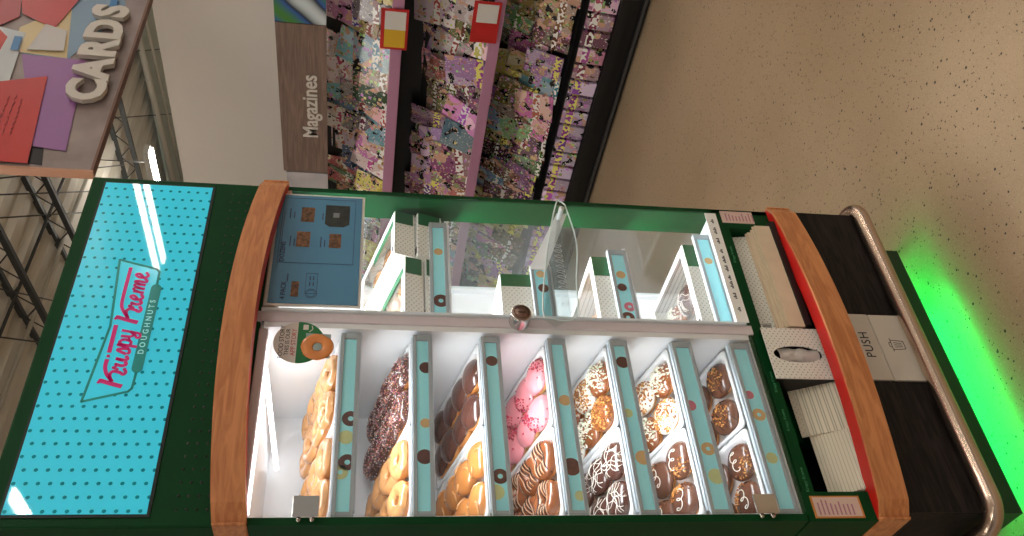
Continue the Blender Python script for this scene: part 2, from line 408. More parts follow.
def cover_mat(name, hue, hueran, sat, val, scale, seed, band):
    """a busy printed cover: flat ground, big figure shapes, small coloured blurbs, a masthead band with letter-like blocks"""
    m, nt, b = nodes(name)
    tc = nt.nodes.new('ShaderNodeTexCoord'); oi = nt.nodes.new('ShaderNodeObjectInfo')
    off = nt.nodes.new('ShaderNodeVectorMath'); off.operation = 'SCALE'; off.inputs[0].default_value = (3.1+seed, 7.7, 5.3)
    nt.links.new(mathn(nt, 'MULTIPLY', oi.outputs['Random'], 9.), off.inputs['Scale'])
    ad = nt.nodes.new('ShaderNodeVectorMath'); ad.operation = 'ADD'
    nt.links.new(tc.outputs['Object'], ad.inputs[0]); nt.links.new(off.outputs[0], ad.inputs[1])
    def hsv(h, s_, v_):
        c = nt.nodes.new('ShaderNodeCombineColor'); c.mode = 'HSV'
        for i, q in enumerate((h, s_, v_)):
            if isinstance(q, float): c.inputs[i].default_value = q
            else: nt.links.new(q, c.inputs[i])
        return c.outputs[0]
    def tn(sc, det=2.):
        n = nt.nodes.new('ShaderNodeTexNoise'); n.inputs['Scale'].default_value = sc; n.inputs['Detail'].default_value = det
        nt.links.new(ad.outputs[0], n.inputs['Vector']); return n.outputs['Fac']
    def hh(mul, ran): return mathn(nt, 'FRACT', mathn(nt, 'ADD', mathn(nt, 'MULTIPLY', mathn(nt, 'SUBTRACT', mathn(nt, 'FRACT', mathn(nt, 'MULTIPLY', oi.outputs['Random'], mul)), .5), ran), hue+1.))
    pv = mathn(nt, 'MULTIPLY', mathn(nt, 'ADD', mathn(nt, 'MULTIPLY', mathn(nt, 'FRACT', mathn(nt, 'MULTIPLY', oi.outputs['Random'], 41.3)), .75), .15), val)
    c = hsv(hh(13.1, hueran), sat, pv)
    c = mixc(nt, mathn(nt, 'GREATER_THAN', tn(7., 1.), .53), c, hsv(hh(29.7, hueran*.6), sat*.6, mathn(nt, 'MULTIPLY', pv, 1.3)))
    c = mixc(nt, mathn(nt, 'GREATER_THAN', tn(12., 2.), .60), c, lin((206, 160, 138)))
    c = mixc(nt, mathn(nt, 'GREATER_THAN', tn(16., 3.), .60), c, lin((18, 15, 22)))
    v = nt.nodes.new('ShaderNodeTexVoronoi'); v.inputs['Scale'].default_value = scale*1.5; v.distance = 'CHEBYCHEV'; nt.links.new(ad.outputs[0], v.inputs['Vector'])
    sp = nt.nodes.new('ShaderNodeSeparateColor'); nt.links.new(v.outputs['Color'], sp.inputs[0])
    blurb = mathn(nt, 'MULTIPLY', mathn(nt, 'LESS_THAN', sp.outputs[0], .30), mathn(nt, 'LESS_THAN', v.outputs['Distance'], .36))
    c = mixc(nt, blurb, c, hsv(mathn(nt, 'FRACT', mathn(nt, 'ADD', mathn(nt, 'MULTIPLY', sp.outputs[1], .55), .78)), .65, mathn(nt, 'ADD', mathn(nt, 'MULTIPLY', sp.outputs[2], .6), .25)))
    c = mixc(nt, mathn(nt, 'GREATER_THAN', tn(80., 1.), .66), c, lin((220, 214, 206)))
    s2 = nt.nodes.new('ShaderNodeSeparateXYZ'); nt.links.new(tc.outputs['Object'], s2.inputs[0])
    r2 = mathn(nt, 'FRACT', mathn(nt, 'MULTIPLY', oi.outputs['Random'], 57.7)); z = mathn(nt, 'ADD', s2.outputs['Z'], mathn(nt, 'MULTIPLY', r2, .0 if band[1] < .15 else .16))
    inb = mathn(nt, 'MULTIPLY', mathn(nt, 'GREATER_THAN', z, band[0]), mathn(nt, 'LESS_THAN', z, band[1]))
    let = mathn(nt, 'MULTIPLY', inb, mathn(nt, 'GREATER_THAN', tn(48., 0.), .5))
    c = mixc(nt, inb, c, hsv(hh(7.3, .6 if band[1] > .15 else .1), .8, mathn(nt, 'MULTIPLY', pv, .8))); c = mixc(nt, let, c, lin((235, 228, 120) if seed % 3 == 0 else (240, 236, 232)))
    nt.links.new(c, b.inputs['Base Color']); b.inputs['Roughness'].default_value = .25
    return m
CV = [cover_mat('cover_mixed', .02, .35, .7, .85, 26, 1, (.1, .15)), cover_mat('cover_pink', .93, .12, .6, .95, 28, 2, (.1, .16)),
      cover_mat('cover_yellow', .12, .08, .75, .9, 30, 3, (.09, .15)), cover_mat('cover_blue', .58, .12, .6, .7, 24, 4, (.1, .15)),
      cover_mat('cover_pale', .97, .3, .2, 1.1, 32, 5, (.1, .14)), cover_mat('cover_purple', .82, .12, .5, .7, 30, 6, (.1, .15)),
      cover_mat('cover_dark', .05, .3, .6, .3, 34, 7, (.09, .12)), cover_mat('cover_green', .33, .12, .5, .5, 26, 8, (.1, .15))]
CVN = ['many colours', 'pink', 'yellow', 'blue', 'pale pink', 'purple', 'dark print', 'green']
TOY = cover_mat('toy_box_purple', .8, .12, .45, .9, 22, 9, (.085, .125)); TOYP = cover_mat('toy_box_pink', .93, .1, .6, .95, 22, 10, (.085, .125))
magp = []
for i, m in enumerate(CV):
    w, h = random.choice([(.2, .27), (.22, .28), (.19, .26)])
    o = MB().box(-.004, .004, -w/2, w/2, 0, h).build('magazine', [m], loc=(0, 0, 0), bevel=.0012, seg=1)
    magp.append(o)
used = set()
ordn = ['first', 'second', 'third', 'fourth', 'fifth', 'sixth', 'seventh', 'eighth', 'ninth', 'tenth', 'eleventh', 'twelfth', 'thirteenth', 'fourteenth', 'fifteenth', 'sixteenth', 'seventeenth', 'eighteenth', 'nineteenth', 'twentieth', 'twenty-first', 'twenty-second', 'twenty-third', 'twenty-fourth', 'twenty-fifth', 'twenty-sixth', 'twenty-seventh', 'twenty-eighth', 'twenty-ninth', 'thirtieth', 'thirty-first', 'thirty-second']
def mag_row(zb, xf, tiern, rows, pal):
    for r, (dx, dz, step, sc) in enumerate(rows):
        y = 1.0+random.uniform(-.05, .05); k = 0
        ys = []
        while y < 3.55: ys.append(y); y += step*random.uniform(.75, 1.25)
        for y in ys:
            ci = random.choice(pal); p = magp[ci]
            if ci not in used: used.add(ci); o = p
            else: o = p.copy(); C.objects.link(o)
            s = sc*random.uniform(.88, 1.08); o.scale = (1, s, s)
            o.location = (xf+dx+random.uniform(-.008, .008), y, zb+dz+random.uniform(-.01, .02))
            o.rotation_euler = (R(random.gauss(0, 7)), R(random.uniform(22, 42)), R(random.gauss(0, 7)))
            rn = ['front', 'second', 'third'][r]
            o['label'] = 'magazine with %s cover, %s from near end, %s row of %s tier' % (CVN[ci], ordn[min(k, 31)], rn, tiern)
            o['category'] = 'magazine'; o['group'] = 'magazines on the %s tier of the rack' % tiern; k += 1
mag_row(1.29, 3.33, 'top', [(.02, .0, .17, .85), (.085, .08, .13, .9), (.15, .19, .12, .85)], [0, 1, 2, 3, 4, 7, 0, 4])
mag_row(.77, 3.30, 'middle', [(.02, .0, .17, .95), (.09, .09, .14, .95), (.16, .19, .12, .85)], [1, 4, 5, 1, 0, 4, 6, 3])
mag_row(.32, 3.26, 'bottom', [(.06, .03, .15, .85), (.13, .12, .12, .9), (.2, .21, .11, .75)], [0, 6, 3, 6, 2, 0, 7, 5])
for i, p in enumerate(magp):
    if i not in used: bpy.data.objects.remove(p)
tb = {}
k = 0; y = 1.0
while y < 3.5:
    m = TOYP if y < 1.45 else TOY
    if m.name not in tb:
        o = tb[m.name] = MB().box(-.03, .03, -.045, .045, 0, .15).build('toy_box', m, loc=(0, 0, 0), bevel=.003, seg=1)
    else: o = tb[m.name].copy(); C.objects.link(o)
    o.location = (3.255, y, .165); o.rotation_euler = (0, R(8), 0)
    o['label'] = 'small %s toy box, %s from the right in the row along the rack bottom' % ('pink' if y < 1.45 else 'purple', ordn[k])
    o['category'] = 'toy box'; o['group'] = 'toy boxes along the bottom of the rack'; k += 1; y += .108
tag(MB().box(3.2, 3.3, .26, 5.19, .12, .165).build('toy_box_ledge', mat('rack_black', (14, 13, 14)), loc=(3.25, 2.7, .12)), 'low black ledge carrying the row of toy boxes at rack bottom', 'ledge')

# ------------------------------------------------------------------ the doughnut cabinet
W = .785; DEP = .40
cab = empty('doughnut_cabinet', (W/2, .2, 0), 'tall green doughnut display cabinet with glass doors and lit blue sign', 'display cabinet')
def part(mb, name, m, parent=None, **k): return mb.build(name, m, parent or cab, **k)
# header
part(MB().box(-.014, W, 0, DEP, 1.60, 1.99), 'header', GREEN, bevel=.004)
hd = MB()
x = .0165; c_ = 0
while x < .775:
    for r_ in range(7):
        z = 1.694-.0165*r_-(.00 if c_ % 2 == 0 else .0)
        hd.cyl((x, -.0006, z), .0026, .0008, 'Y', 8)
    x += .0245; c_ += 1
o = part(hd, 'vent_holes', BLACK); o['kind'] = 'stuff'
SIGNM = dots_mat('sign_dots', (62, 194, 220), (18, 118, 132), .0245, .0187, .0033, 'XZ', .12, emit=.42, coat=1.)
sg = part(MB().box(.008, .765, -.004, .0, 1.738, 1.958), 'sign_panel', SIGNM)
part(MB().box(.003, .770, -.0022, .0, 1.733, 1.963), 'sign_rim', BLACK)
TEAL = mat('sign_teal', (22, 138, 134), .3, emit=.12); MAG = mat('sign_magenta', (196, 24, 112), .3, emit=.2)
M = front(-.0045)
lo = MB(); pts = [(.548, 1.887), (.384, 1.871), (.218, 1.885), (.24, 1.812), (.247, 1.8065), (.28, 1.8055), (.485, 1.8055), (.52, 1.8065), (.527, 1.8125), (.548, 1.887)]
for a, b in zip(pts[:-1], pts[1:]):
    a = Vector(a); b = Vector(b); d = (b-a).normalized()*.0012
    ribbon(lo, [tuple(a-d), tuple((a+b)/2), tuple(b+d)], .0044, M, .0006, 2)
part(MB().prism([(.548, 1.887), (.384, 1.871), (.218, 1.885), (.24, 1.812), (.247, 1.8065), (.52, 1.8065), (.527, 1.8125)], -.0046, -.0041), 'logo_field', mat('sign_plain_blue', (62, 194, 220), .12, emit=.42), sg)
part(lo, 'logo_outline', TEAL, sg)
pl = MB()
pp = [(.290+.0095*math.cos(t), 1.8055+.0095*math.sin(t)) for t in [PI/2+PI*k/10 for k in range(11)]]+[(.478+.0095*math.cos(t), 1.8055+.0095*math.sin(t)) for t in [-PI/2+PI*k/10 for k in range(11)]]
pl.prism(pp, -.0058, -.0046); part(pl, 'logo_pill', TEAL, sg)
part(text_mb('DOUGHNUTS', .0145, .0006, 0, 0, Matrix.Translation((.384, -.0059, 1.8052)) @ MY, spacing=1.62, bold=.0002), 'logo_lettering', mat('sign_pale', (150, 220, 225), .4, emit=.3), sg)
sc = MB(); M2 = front(-.0052)
def script(pts, w=.0042): ribbon(sc, pts, [q*1.32 for q in w] if isinstance(w, list) else w*1.32, M2, .0008, 6)
def bigK(x0, bar_end, bar_start=None, dot=None):
    script([(x0, 1.863), (x0-.006, 1.845), (x0-.012, 1.824)], .0062)           # stem, leaning
    script([(x0-.006, 1.866), (x0+.003, 1.862)], .004)
    xs = x0
    if dot is None: script([(xs-.002, 1.843), (xs+.012, 1.853), (xs+.028, 1.8605), (xs+.06, 1.862), (bar_end, 1.862)], [.0045, .0052])
    else:
        script([(xs-.002, 1.842), (xs+.012, 1.854), (xs+.028, 1.8605), (xs+.046, 1.861)], [.0045, .0056])
        script([(bar_start, 1.8605), (bar_end, 1.8612)], .0058)
    script([(xs-.003, 1.844), (xs+.012, 1.8495), (xs+.020, 1.845), (xs+.018, 1.834), (xs+.014, 1.827), (xs+.019, 1.8235), (xs+.027, 1.828)], [.0048, .0044])
bigK(.262, .386, .323, True); bigK(.405, .528)
B = 1.825; XH = .0225
def L_r(x): 
    script([(x, B+.012), (x+.004, B+XH), (x+.006, B+XH*.8), (x+.014, B+XH*.86)], .0034)
    script([(x+.012, B+XH*.9), (x+.0085, B+.009), (x+.0115, B+.001), (x+.018, B+.004)], .0046)
def L_i(x):
    script([(x, B+.008), (x+.004, B+XH*.9)], .003); script([(x+.005, B+XH*.95), (x+.002, B+.006), (x+.005, B+.0005), (x+.011, B+.005)], .0046)
def L_s(x):
    script([(x-.002, B+.005), (x+.007, B+XH), (x+.010, B+.013), (x+.009, B+.003), (x+.002, B+.0005), (x-.001, B+.004)], .0042); script([(x+.008, B+.003), (x+.015, B+.006)], .003)
def L_p(x):
    script([(x, B+.008), (x+.006, B+XH+.002), (x+.001, B-.0105)], .0044)
    script([(x+.005, B+.017), (x+.012, B+XH), (x+.017, B+.014), (x+.012, B+.002), (x+.004, B+.003)], .004); script([(x+.013, B+.003), (x+.021, B+.008)], .003)
def L_y(x):
    script([(x, B+XH), (x-.001, B+.006), (x+.004, B+.001), (x+.011, B+.008)], .0042)
    script([(x+.013, B+XH+.001), (x+.009, B+.002), (x+.006, B-.009), (x-.001, B-.0115), (x-.003, B-.006), (x+.006, B+.0)], .0038)
def L_e(x):
    script([(x, B+.009), (x+.007, B+.013), (x+.011, B+.019), (x+.008, B+XH+.001), (x+.002, B+.017), (x+.0015, B+.006), (x+.007, B+.0005), (x+.015, B+.006)], .0042)
def L_m(x):
    for j in range(3):
        q = x+j*.0095
        script([(q+.004, B+XH*.95), (q, B+.001)], .0042)
        if j < 2: script([(q+.001, B+.008), (q+.008, B+XH*.95), (q+.012, B+XH*.92)], .0034)
    q = x+.019; script([(q, B+.010), (q+.008, B+XH*.95), (q+.0105, B+XH*.8), (q+.008, B+.004), (q+.011, B+.0005), (q+.017, B+.005)], .0042)
L_r(.286); L_i(.305); L_s(.322); L_p(.336); L_y(.361)
L_r(.428); L_e(.447); L_m(.465); L_e(.502)
part(sc, 'logo_script', MAG, sg)
part(MB().cyl((.3145, -.0066, 1.8602), .0032, .0008, 'Y', 14), 'logo_dot', MAG, sg)

# body shell
IN = .012
part(MB().box(-.014, 0, 0, DEP, .58, 1.60), 'side_panel', GREEN)
part(MB().box(0, .004, .004, .345, .58, 1.60), 'inner_side_panel', WHITE)
part(MB().box(0, W-.012, .345, .36, .58, 1.6), 'interior_back', WHITE)
part(MB().box(-.014, W, .36, DEP, .186, 1.60), 'rear_panel', GREEN)
part(MB().box(0, W, 0, .36, .34, .379), 'carcass_top', DARKW); part(MB().box(-.014, -.002, 0.161, .36, .379, .58), 'lower_side_panel', GREEN); part(MB().box(W-IN, W, 0, .36, .379, .58), 'lower_side_panel', GREEN)
part(MB().box(0, W-.012, .012, .345, 1.592, 1.6), 'interior_ceiling', WHITE)
part(MB().box(0, W-.012, .006, .345, .572, .585), 'interior_floor', WHITE)
jm = mat('lit_jamb_green', (0, 225, 140), .4, spec=.3)  # cabinet green with the interior light on the jamb put into its colour
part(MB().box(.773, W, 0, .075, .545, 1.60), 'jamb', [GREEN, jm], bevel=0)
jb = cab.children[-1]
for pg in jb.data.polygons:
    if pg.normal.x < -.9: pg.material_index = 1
part(MB().box(.778, .784, .075, .345, .58, 1.60), 'side_glass', SIDEGLASS)
part(MB().box(.773, W, .33, .36, .58, 1.60), 'rear_post', WHITE)
part(MB().box(.396, .408, .0, .345, .585, 1.592), 'divider_wall', WHITE)
part(MB().box(.408, .432, -.004, .02, .572, 1.612), 'centre_stile', LILAC, bevel=.002)
part(MB().box(.430, .4365, -.010, .012, .585, 1.6), 'door_edge_profile', mat('pale_profile', (214, 222, 228), .3), bevel=.001)
part(MB().box(  .005, .39, -.004, .012, 1.583, 1.60), 'valance', LILAC, bevel=.002)
part(MB().box(.436, .775, -.0, .012, 1.57, 1.60), 'valance', mat('dusty_pink_panel', (196, 172, 160), .5))
part(MB().box(-.014, -.0005, -.004, 0, .58, 1.6), 'frame_edge', GREEN)
# interior light tube and shelf lights
LED = mat('led_tube', (245, 250, 255), .5, emit=5.)
part(MB().tube([(.335, .06, 1.586), (.262, .33, 1.572)], .005, 8), 'led_tube', LED)
part(MB().box(.02, .38, .022, .030, 1.580, 1.588), 'led_tube', LED)
part(MB().box(.45, .765, .022, .030, 1.580, 1.588), 'led_tube', LED)
def shelf_light(x0, x1, y, z, power):
    li = bpy.data.lights.new('shelf_light', 'AREA'); li.shape = 'RECTANGLE'; li.size = x1-x0; li.size_y = .02
    li.energy = power; li.color = (.93, .98, 1.)
    o = bpy.data.objects.new('shelf_light', li); C.objects.link(o)
    o.location = ((x0+x1)/2, y, z); o.rotation_euler = (R(24), 0, 0)
    return o

# trays --------------------------------------------------------------
def rrect(x0, x1, y0, y1, r, z, n=5):
    P = []
    for cx, cy, a0 in ((x1-r, y1-r, 0), (x0+r, y1-r, PI/2), (x0+r, y0+r, PI), (x1-r, y0+r, 3*PI/2)):
        for k in range(n+1):
            a = a0+PI/2*k/n; P.append(Vector((cx+r*math.cos(a), cy+r*math.sin(a), z)))
    return P
def tray_mb(w=.186, l=.30, d=.03):
    h = w/2
    return MB().rings([rrect(-h, h, 0, l, .010, -.006), rrect(-h, h, 0, l, .012, 0), rrect(-h+.009, h-.009, .009, l-.009, .022, 0),
                       rrect(-h+.012, h-.012, .012, l-.012, .024, -.003), rrect(-h+.018, h-.018, .018, l-.018, .024, -d),
                       ][0:5], True, False)
SL = math.atan(.215)
levels = [1.443, 1.303, 1.165, 1.028, .896, .761, .632]
def tray_solid():
    w = .186; l = .30; d = .03; h = w/2; t = .002
    rg = [rrect(-h+.020, h-.020, .020, l-.020, .024, -d-t), rrect(-h+.012, h-.012, .012, l-.012, .026, -.006), rrect(-h, h, 0, l, .012, -.005), rrect(-h, h, 0, l, .012, 0),
          rrect(-h+.008, h-.008, .008, l-.008, .022, 0), rrect(-h+.011, h-.011, .011, l-.011, .024, -.003), rrect(-h+.018, h-.018, .018, l-.018, .024, -d)]
    mb = MB(); mb.smooth = True; mb.rings(rg, True, True); return mb
tray0 = tray_solid().build('serving_tray', WHITEP, loc=(0, 0, 0))
shn = ['top', 'second', 'third', 'middle', 'fifth', 'sixth', 'lowest']

# doughnuts ------------------------------------------------------------
def torus(Rm, r, flat, nu=28, nv=14, seed=0, bumpy=.0012, lo=0, hi=None, infl=0., edge=None):
    """ring; optionally only the part of the tube with angle between edges"""
    mb = MB(); mb.smooth = True; rg = []
    for i in range(nu):
        u = 2*PI*i/nu; ring = []
        wob = noise.noise(Vector((math.cos(u)*1.3, math.sin(u)*1.3, seed)))
        if edge: a0 = edge[0]+.22*noise.noise(Vector((math.cos(u)*3, math.sin(u)*3, seed+9))); a1 = PI-edge[1]-.2*noise.noise(Vector((math.cos(u)*3, math.sin(u)*3, seed+4))); M_ = nv
        else: a0, a1, M_ = 0, 2*PI, nv
        for j in range(M_ if not edge else M_+1):
            a = a0+(a1-a0)*j/M_
            rr = (r+infl)*(1+.05*wob); s = Rm+rr*math.cos(a)*1.0; z = (rr*flat)*math.sin(a)
            q = Vector((s*math.cos(u), s*math.sin(u), z)); q += q.normalized()*bumpy*noise.noise(q*60+Vector((seed, 0, 0)))*2
            ring.append(q)
        rg.append(ring)
    n = len(rg[0]); vs = [p for r_ in rg for p in r_]; fs = []
    for i in range(nu):
        for j in range(n if not edge else n-1):
            k = (j+1) % n; i2 = (i+1) % nu
            fs.append((i*n+j, i2*n+j, i2*n+k, i*n+k))
    mb.add(vs, fs); return mb
def bun(rad, h, seed=0, infl=0., cut=None, nu=28, nv=12):
    """filled round doughnut (or, with cut, the cap of icing on it)"""
    mb = MB(); mb.smooth = True; rg = []
    a0 = -PI/2 if cut is None else cut
    for j in range(nv+1):
        ring = []
        for i in range(nu):
            u = 2*PI*i/nu
            c0 = a0 if cut is None else a0+.16*noise.noise(Vector((math.cos(u)*2.5, math.sin(u)*2.5, seed)))
            a = c0+(PI/2-.02-c0)*j/nv
            k = (rad+infl)*(abs(math.cos(a))**.75)
            z = (h+infl)*math.sin(a)
            p = Vector((k*math.cos(u), k*math.sin(u), z))*(1+.04*noise.noise(Vector((math.cos(u), math.sin(u), seed))))
            ring.append(p)
        rg.append(ring)
    mb.rings(rg, True, True); return mb
DOUGH = mat('fried_dough', (196, 128, 62), .5, var=.16, vscale=25, bump=.2, bscale=80)
DOUGHL = mat('pale_dough', (222, 170, 108), .5, var=.12, vscale=25)
GLAZE = mat('sugar_glazed_dough', (200, 130, 66), .25, var=.14, vscale=22, coat=.8)
GLAZEW = mat('milky_sugar_glaze', (220, 162, 104), .2, var=.2, vscale=40, coat=.6)
CHOC = mat('chocolate_icing', (80, 46, 38), .22, var=.1, coat=.7)
MILK = mat('milk_chocolate_icing', (96, 58, 42), .25, var=.1, coat=.5)
PINK = mat('pink_icing', (226, 142, 150), .3, var=.05, coat=.4)
CARA = mat('caramel_icing', (136, 76, 40), .22, var=.1, coat=.7)
CRUMB = mat('biscuit_crumb', (176, 110, 50), .8, var=.3, vscale=90)
CURL = mat('white_curl', (232, 230, 210), .5)
WDRIZ = mat('white_drizzle', (244, 238, 226), .3)
TDRIZ = mat('tan_drizzle', (206, 168, 136), .3)
DDRIZ = mat('dark_drizzle', (50, 26, 20), .25)
def multi(name, cols):
    m, nt, b = nodes(name); g = nt.nodes.new('ShaderNodeNewGeometry')
    r = nt.nodes.new('ShaderNodeValToRGB'); r.color_ramp.interpolation = 'CONSTANT'
    for i, c in enumerate(cols):
        e = r.color_ramp.elements[i] if i < 2 else r.color_ramp.elements.new(i/len(cols))
        e.position = i/len(cols); e.color = (*lin(c), 1)
    nt.links.new(g.outputs['Random Per Island'], r.inputs[0]); nt.links.new(r.outputs[0], b.inputs[0]); b.inputs['Roughness'].default_value = .4
    return m
SPRK = multi('mixed_sprinkles', [(200, 110, 130), (236, 226, 220), (96, 50, 44), (214, 150, 100), (160, 120, 140), (70, 40, 36)])
SPRR = multi('red_pink_sprinkles', [(190, 30, 50), (150, 20, 60), (226, 80, 110), (120, 20, 50)])
CRMB = multi('crumb_bits', [(196, 130, 60), (158, 92, 40), (214, 160, 84), (130, 74, 34)])
CRLS = multi('white_curls', [(238, 236, 220), (222, 224, 200), (232, 226, 208), (206, 214, 188)])
def surf_ring(Rm, r, flat, u, a, infl): s = Rm+(r+infl)*math.cos(a); return Vector((s*math.cos(u), s*math.sin(u), (r*flat+infl)*math.sin(a)))
def surf_bun(rad, h, u, a, infl): k = (rad+infl)*abs(math.cos(a))**.75; return Vector((k*math.cos(u), k*math.sin(u), (h+infl)*math.sin(a)))
def bits(mb, pts, size, long=1.):
    for p in pts:
        a = Euler((random.uniform(0, 6), random.uniform(0, 6), random.uniform(0, 6))).to_matrix()
        s = size*random.uniform(.7, 1.3)
        mb.add([p+a @ Vector(q) for q in ((s*long, 0, 0), (-s*long, 0, 0), (0, s, 0), (0, -s, 0), (0, 0, s), (0, 0, -s))],
               [(0, 2, 4), (2, 1, 4), (1, 3, 4), (3, 0, 4), (2, 0, 5), (1, 2, 5), (3, 1, 5), (0, 3, 5)])
RM, RR, FL = .0262, .0165, .98
def proto_doughnut(kind, seed):
    nm = 'ring_doughnut'
    ring = kind in ('glazed', 'sprinkle', 'pink', 'caramel', 'vanilla')
    if kind == 'glazed':
        o = torus(RM, RR, .95, seed=seed).build('ring_doughnut', GLAZE, loc=(0, 0, 0))
        torus(RM, RR, .95, seed=seed, infl=.0009, edge=(.45, .5)).build('sugar_glaze', GLAZEW, o)
    elif kind == 'glazedfill':
        o = bun(.040, .019, seed).build('filled_doughnut', GLAZE, loc=(0, 0, 0))
        m_ = MB()
        for q in range(3):
            a = q*2.1+seed; m_ = m_; ribbon3(m_, [surf_bun(.04, .019, a+.25*j, .35+.28*j, .0012) for j in range(4)], .0022)
        m_.build('glaze_trickle', GLAZEW, o)
    elif kind == 'sprinkle':
        o = torus(RM, RR, FL, seed=seed).build('ring_doughnut', DOUGH, loc=(0, 0, 0))
        torus(RM, RR, FL, seed=seed, infl=.0016, edge=(.05, .1)).build('icing', CHOC, o)
        m_ = MB(); bits(m_, [surf_ring(RM, RR, FL, random.uniform(0, 2*PI), random.uniform(.1, 2.7), .0022) for _ in range(520)], .0015)
        p = m_.build('sprinkles', SPRK, o); p['kind'] = 'stuff'
    elif kind == 'choc':
        o = bun(.041, .018, seed).build('filled_doughnut', DOUGH, loc=(0, 0, 0))
        bun(.041, .018, seed, infl=.0014, cut=.38).build('icing', CHOC, o)
    elif kind == 'pink':
        o = bun(.041, .019, seed).build('filled_doughnut', DOUGHL, loc=(0, 0, 0))
        bun(.041, .019, seed, infl=.0014, cut=.15).build('icing', PINK, o)
        m_ = MB(); c = random.uniform(0, 6); bits(m_, [surf_bun(.041, .019, c+random.gauss(0, .6), random.uniform(.3, 1.35), .0022) for _ in range(70)], .0024)
        p = m_.build('sprinkles', SPRR, o); p['kind'] = 'stuff'
    elif kind == 'caramel':
        o = torus(RM, RR, FL, seed=seed).build('ring_doughnut', DOUGH, loc=(0, 0, 0))
        torus(RM, RR, FL, seed=seed, infl=.0014, edge=(.0, .1)).build('icing', CARA, o)
        for mt, off in ((DDRIZ, 0), (TDRIZ, .004)):
            m_ = MB()
            for q in (-.016, -.006, .004, .014):
                ribbon3(m_, [Vector((x_, q+off+.2*x_, top_ring(x_, q+off+.2*x_)+.0010)) for x_ in [-.038+.076*j/14 for j in range(15)]], .0011)
            p = m_.build('drizzle', mt, o); p['label'] = 'dark chocolate drizzle' if mt == DDRIZ else 'white drizzle'
    elif kind == 'crumb':
        o = bun(.041, .019, seed).build('filled_doughnut', DOUGH, loc=(0, 0, 0))
        bun(.041, .019, seed, infl=.0014, cut=.0).build('icing', WDRIZ if seed % 2 else CARA, o)
        m_ = MB(); bits(m_, [surf_bun(.041, .019, random.uniform(0, 2*PI), random.uniform(.3, 1.5), .002) for _ in range(260)], .0026)
        p = m_.build('crumb_topping', CRMB, o); p['kind'] = 'stuff'
    elif kind == 'curls':
        o = bun(.041, .019, seed).build('filled_doughnut', DOUGH, loc=(0, 0, 0))
        bun(.041, .019, seed, infl=.0014, cut=.05).build('icing', CARA, o)
        m_ = MB(); bits(m_, [surf_bun(.041, .019, random.uniform(0, 2*PI), random.uniform(.55, 1.5), .003) for _ in range(110)], .0024, 2.4)
        p = m_.build('white_chocolate_curls', CRLS, o); p['kind'] = 'stuff'
    elif kind == 'drizzle':
        o = bun(.041, .019, seed).build('filled_doughnut', DOUGH, loc=(0, 0, 0))
        bun(.041, .019, seed, infl=.0014, cut=-.15).build('icing', CHOC, o)
        m_ = MB()
        for q in range(8):
            a = random.uniform(0, PI); b = random.uniform(-.022, .022); d = Vector((math.cos(a), math.sin(a), 0)); n_ = Vector((-d.y, d.x, 0))
            P = []
            for j in range(13):
                s = -.036+.072*j/12; v = d*s+n_*(b+.004*math.sin(j)); rr_ = min(.99, math.hypot(v.x, v.y)/.0424)
                P.append(Vector((v.x, v.y, top_bun(rr_)+.001)))
            ribbon3(m_, P, .0007)
        m_.build('drizzle', WDRIZ, o)
    elif kind == 'swirl':
        o = bun(.041, .018, seed).build('filled_doughnut', DOUGH, loc=(0, 0, 0))
        bun(.041, .018, seed, infl=.0014, cut=.0).build('icing', MILK, o)
        m_ = MB(); P = []
        for j in range(30):
            t_ = j/29; x_ = -.024+.048*t_; v = Vector((x_+.007*math.cos(t_*15), .009*math.sin(t_*15)-.004))
            P.append(Vector((v.x, v.y, top_bun(v.length/.0424)+.0012)))
        ribbon3(m_, P, .0010); m_.build('drizzle', WDRIZ, o)
        m_ = MB(); bits(m_, [surf_bun(.041, .018, .6+random.gauss(0, .5), random.uniform(.5, 1.3), .003) for _ in range(70)], .0022)
        p = m_.build('crumb_topping', CRMB, o); p['kind'] = 'stuff'
    elif kind == 'nutty':
        o = bun(.041, .019, seed).build('filled_doughnut', DOUGH, loc=(0, 0, 0))
        bun(.041, .019, seed, infl=.0014, cut=-.05).build('icing', MILK, o)
        m_ = MB()
        for q in (-.02, -.007, .008, .02):
            ribbon3(m_, [Vector((x_, q+.3*x_, top_bun(min(.99, math.hypot(x_, q+.3*x_)/.0424))+.001)) for x_ in [-.034+.068*j/12 for j in range(13)]], .0009)
        m_.build('drizzle', DDRIZ, o)
        m_ = MB(); bits(m_, [surf_bun(.041, .019, random.uniform(0, 2*PI), random.uniform(1.0, 1.5), .003) for _ in range(60)], .0024)
        p = m_.build('nut_topping', CRMB, o); p['kind'] = 'stuff'
    return o
def ribbon3(mb, P, r): mb.tube(P, r, 6)
def top_ring(x, y):
    d = math.hypot(x, y)-RM; q = 1-(d/(RR+.0014))**2; return (RR+.0014)*FL*math.sqrt(max(.02, q))
def top_bun(k): 
    c = min(1, max(0, k))**(1/.75); return .0204*math.sqrt(max(0.0, 1-c*c))
DESC = {'glazed': 'plain sugar glazed ring doughnut', 'glazedfill': 'round sugar glazed doughnut', 'sprinkle': 'chocolate ring doughnut crusted with sprinkles',
        'choc': 'dark chocolate iced round doughnut', 'pink': 'pink iced doughnut with red sprinkles', 'caramel': 'caramel ring doughnut with striped drizzle',
        'crumb': 'doughnut topped with biscuit crumb', 'curls': 'doughnut topped with white chocolate curls', 'drizzle': 'chocolate doughnut with fine white drizzle',
        'swirl': 'chocolate doughnut with white looped icing', 'nutty': 'chocolate doughnut with stripes and nuts'}
protos = {}; first = set()
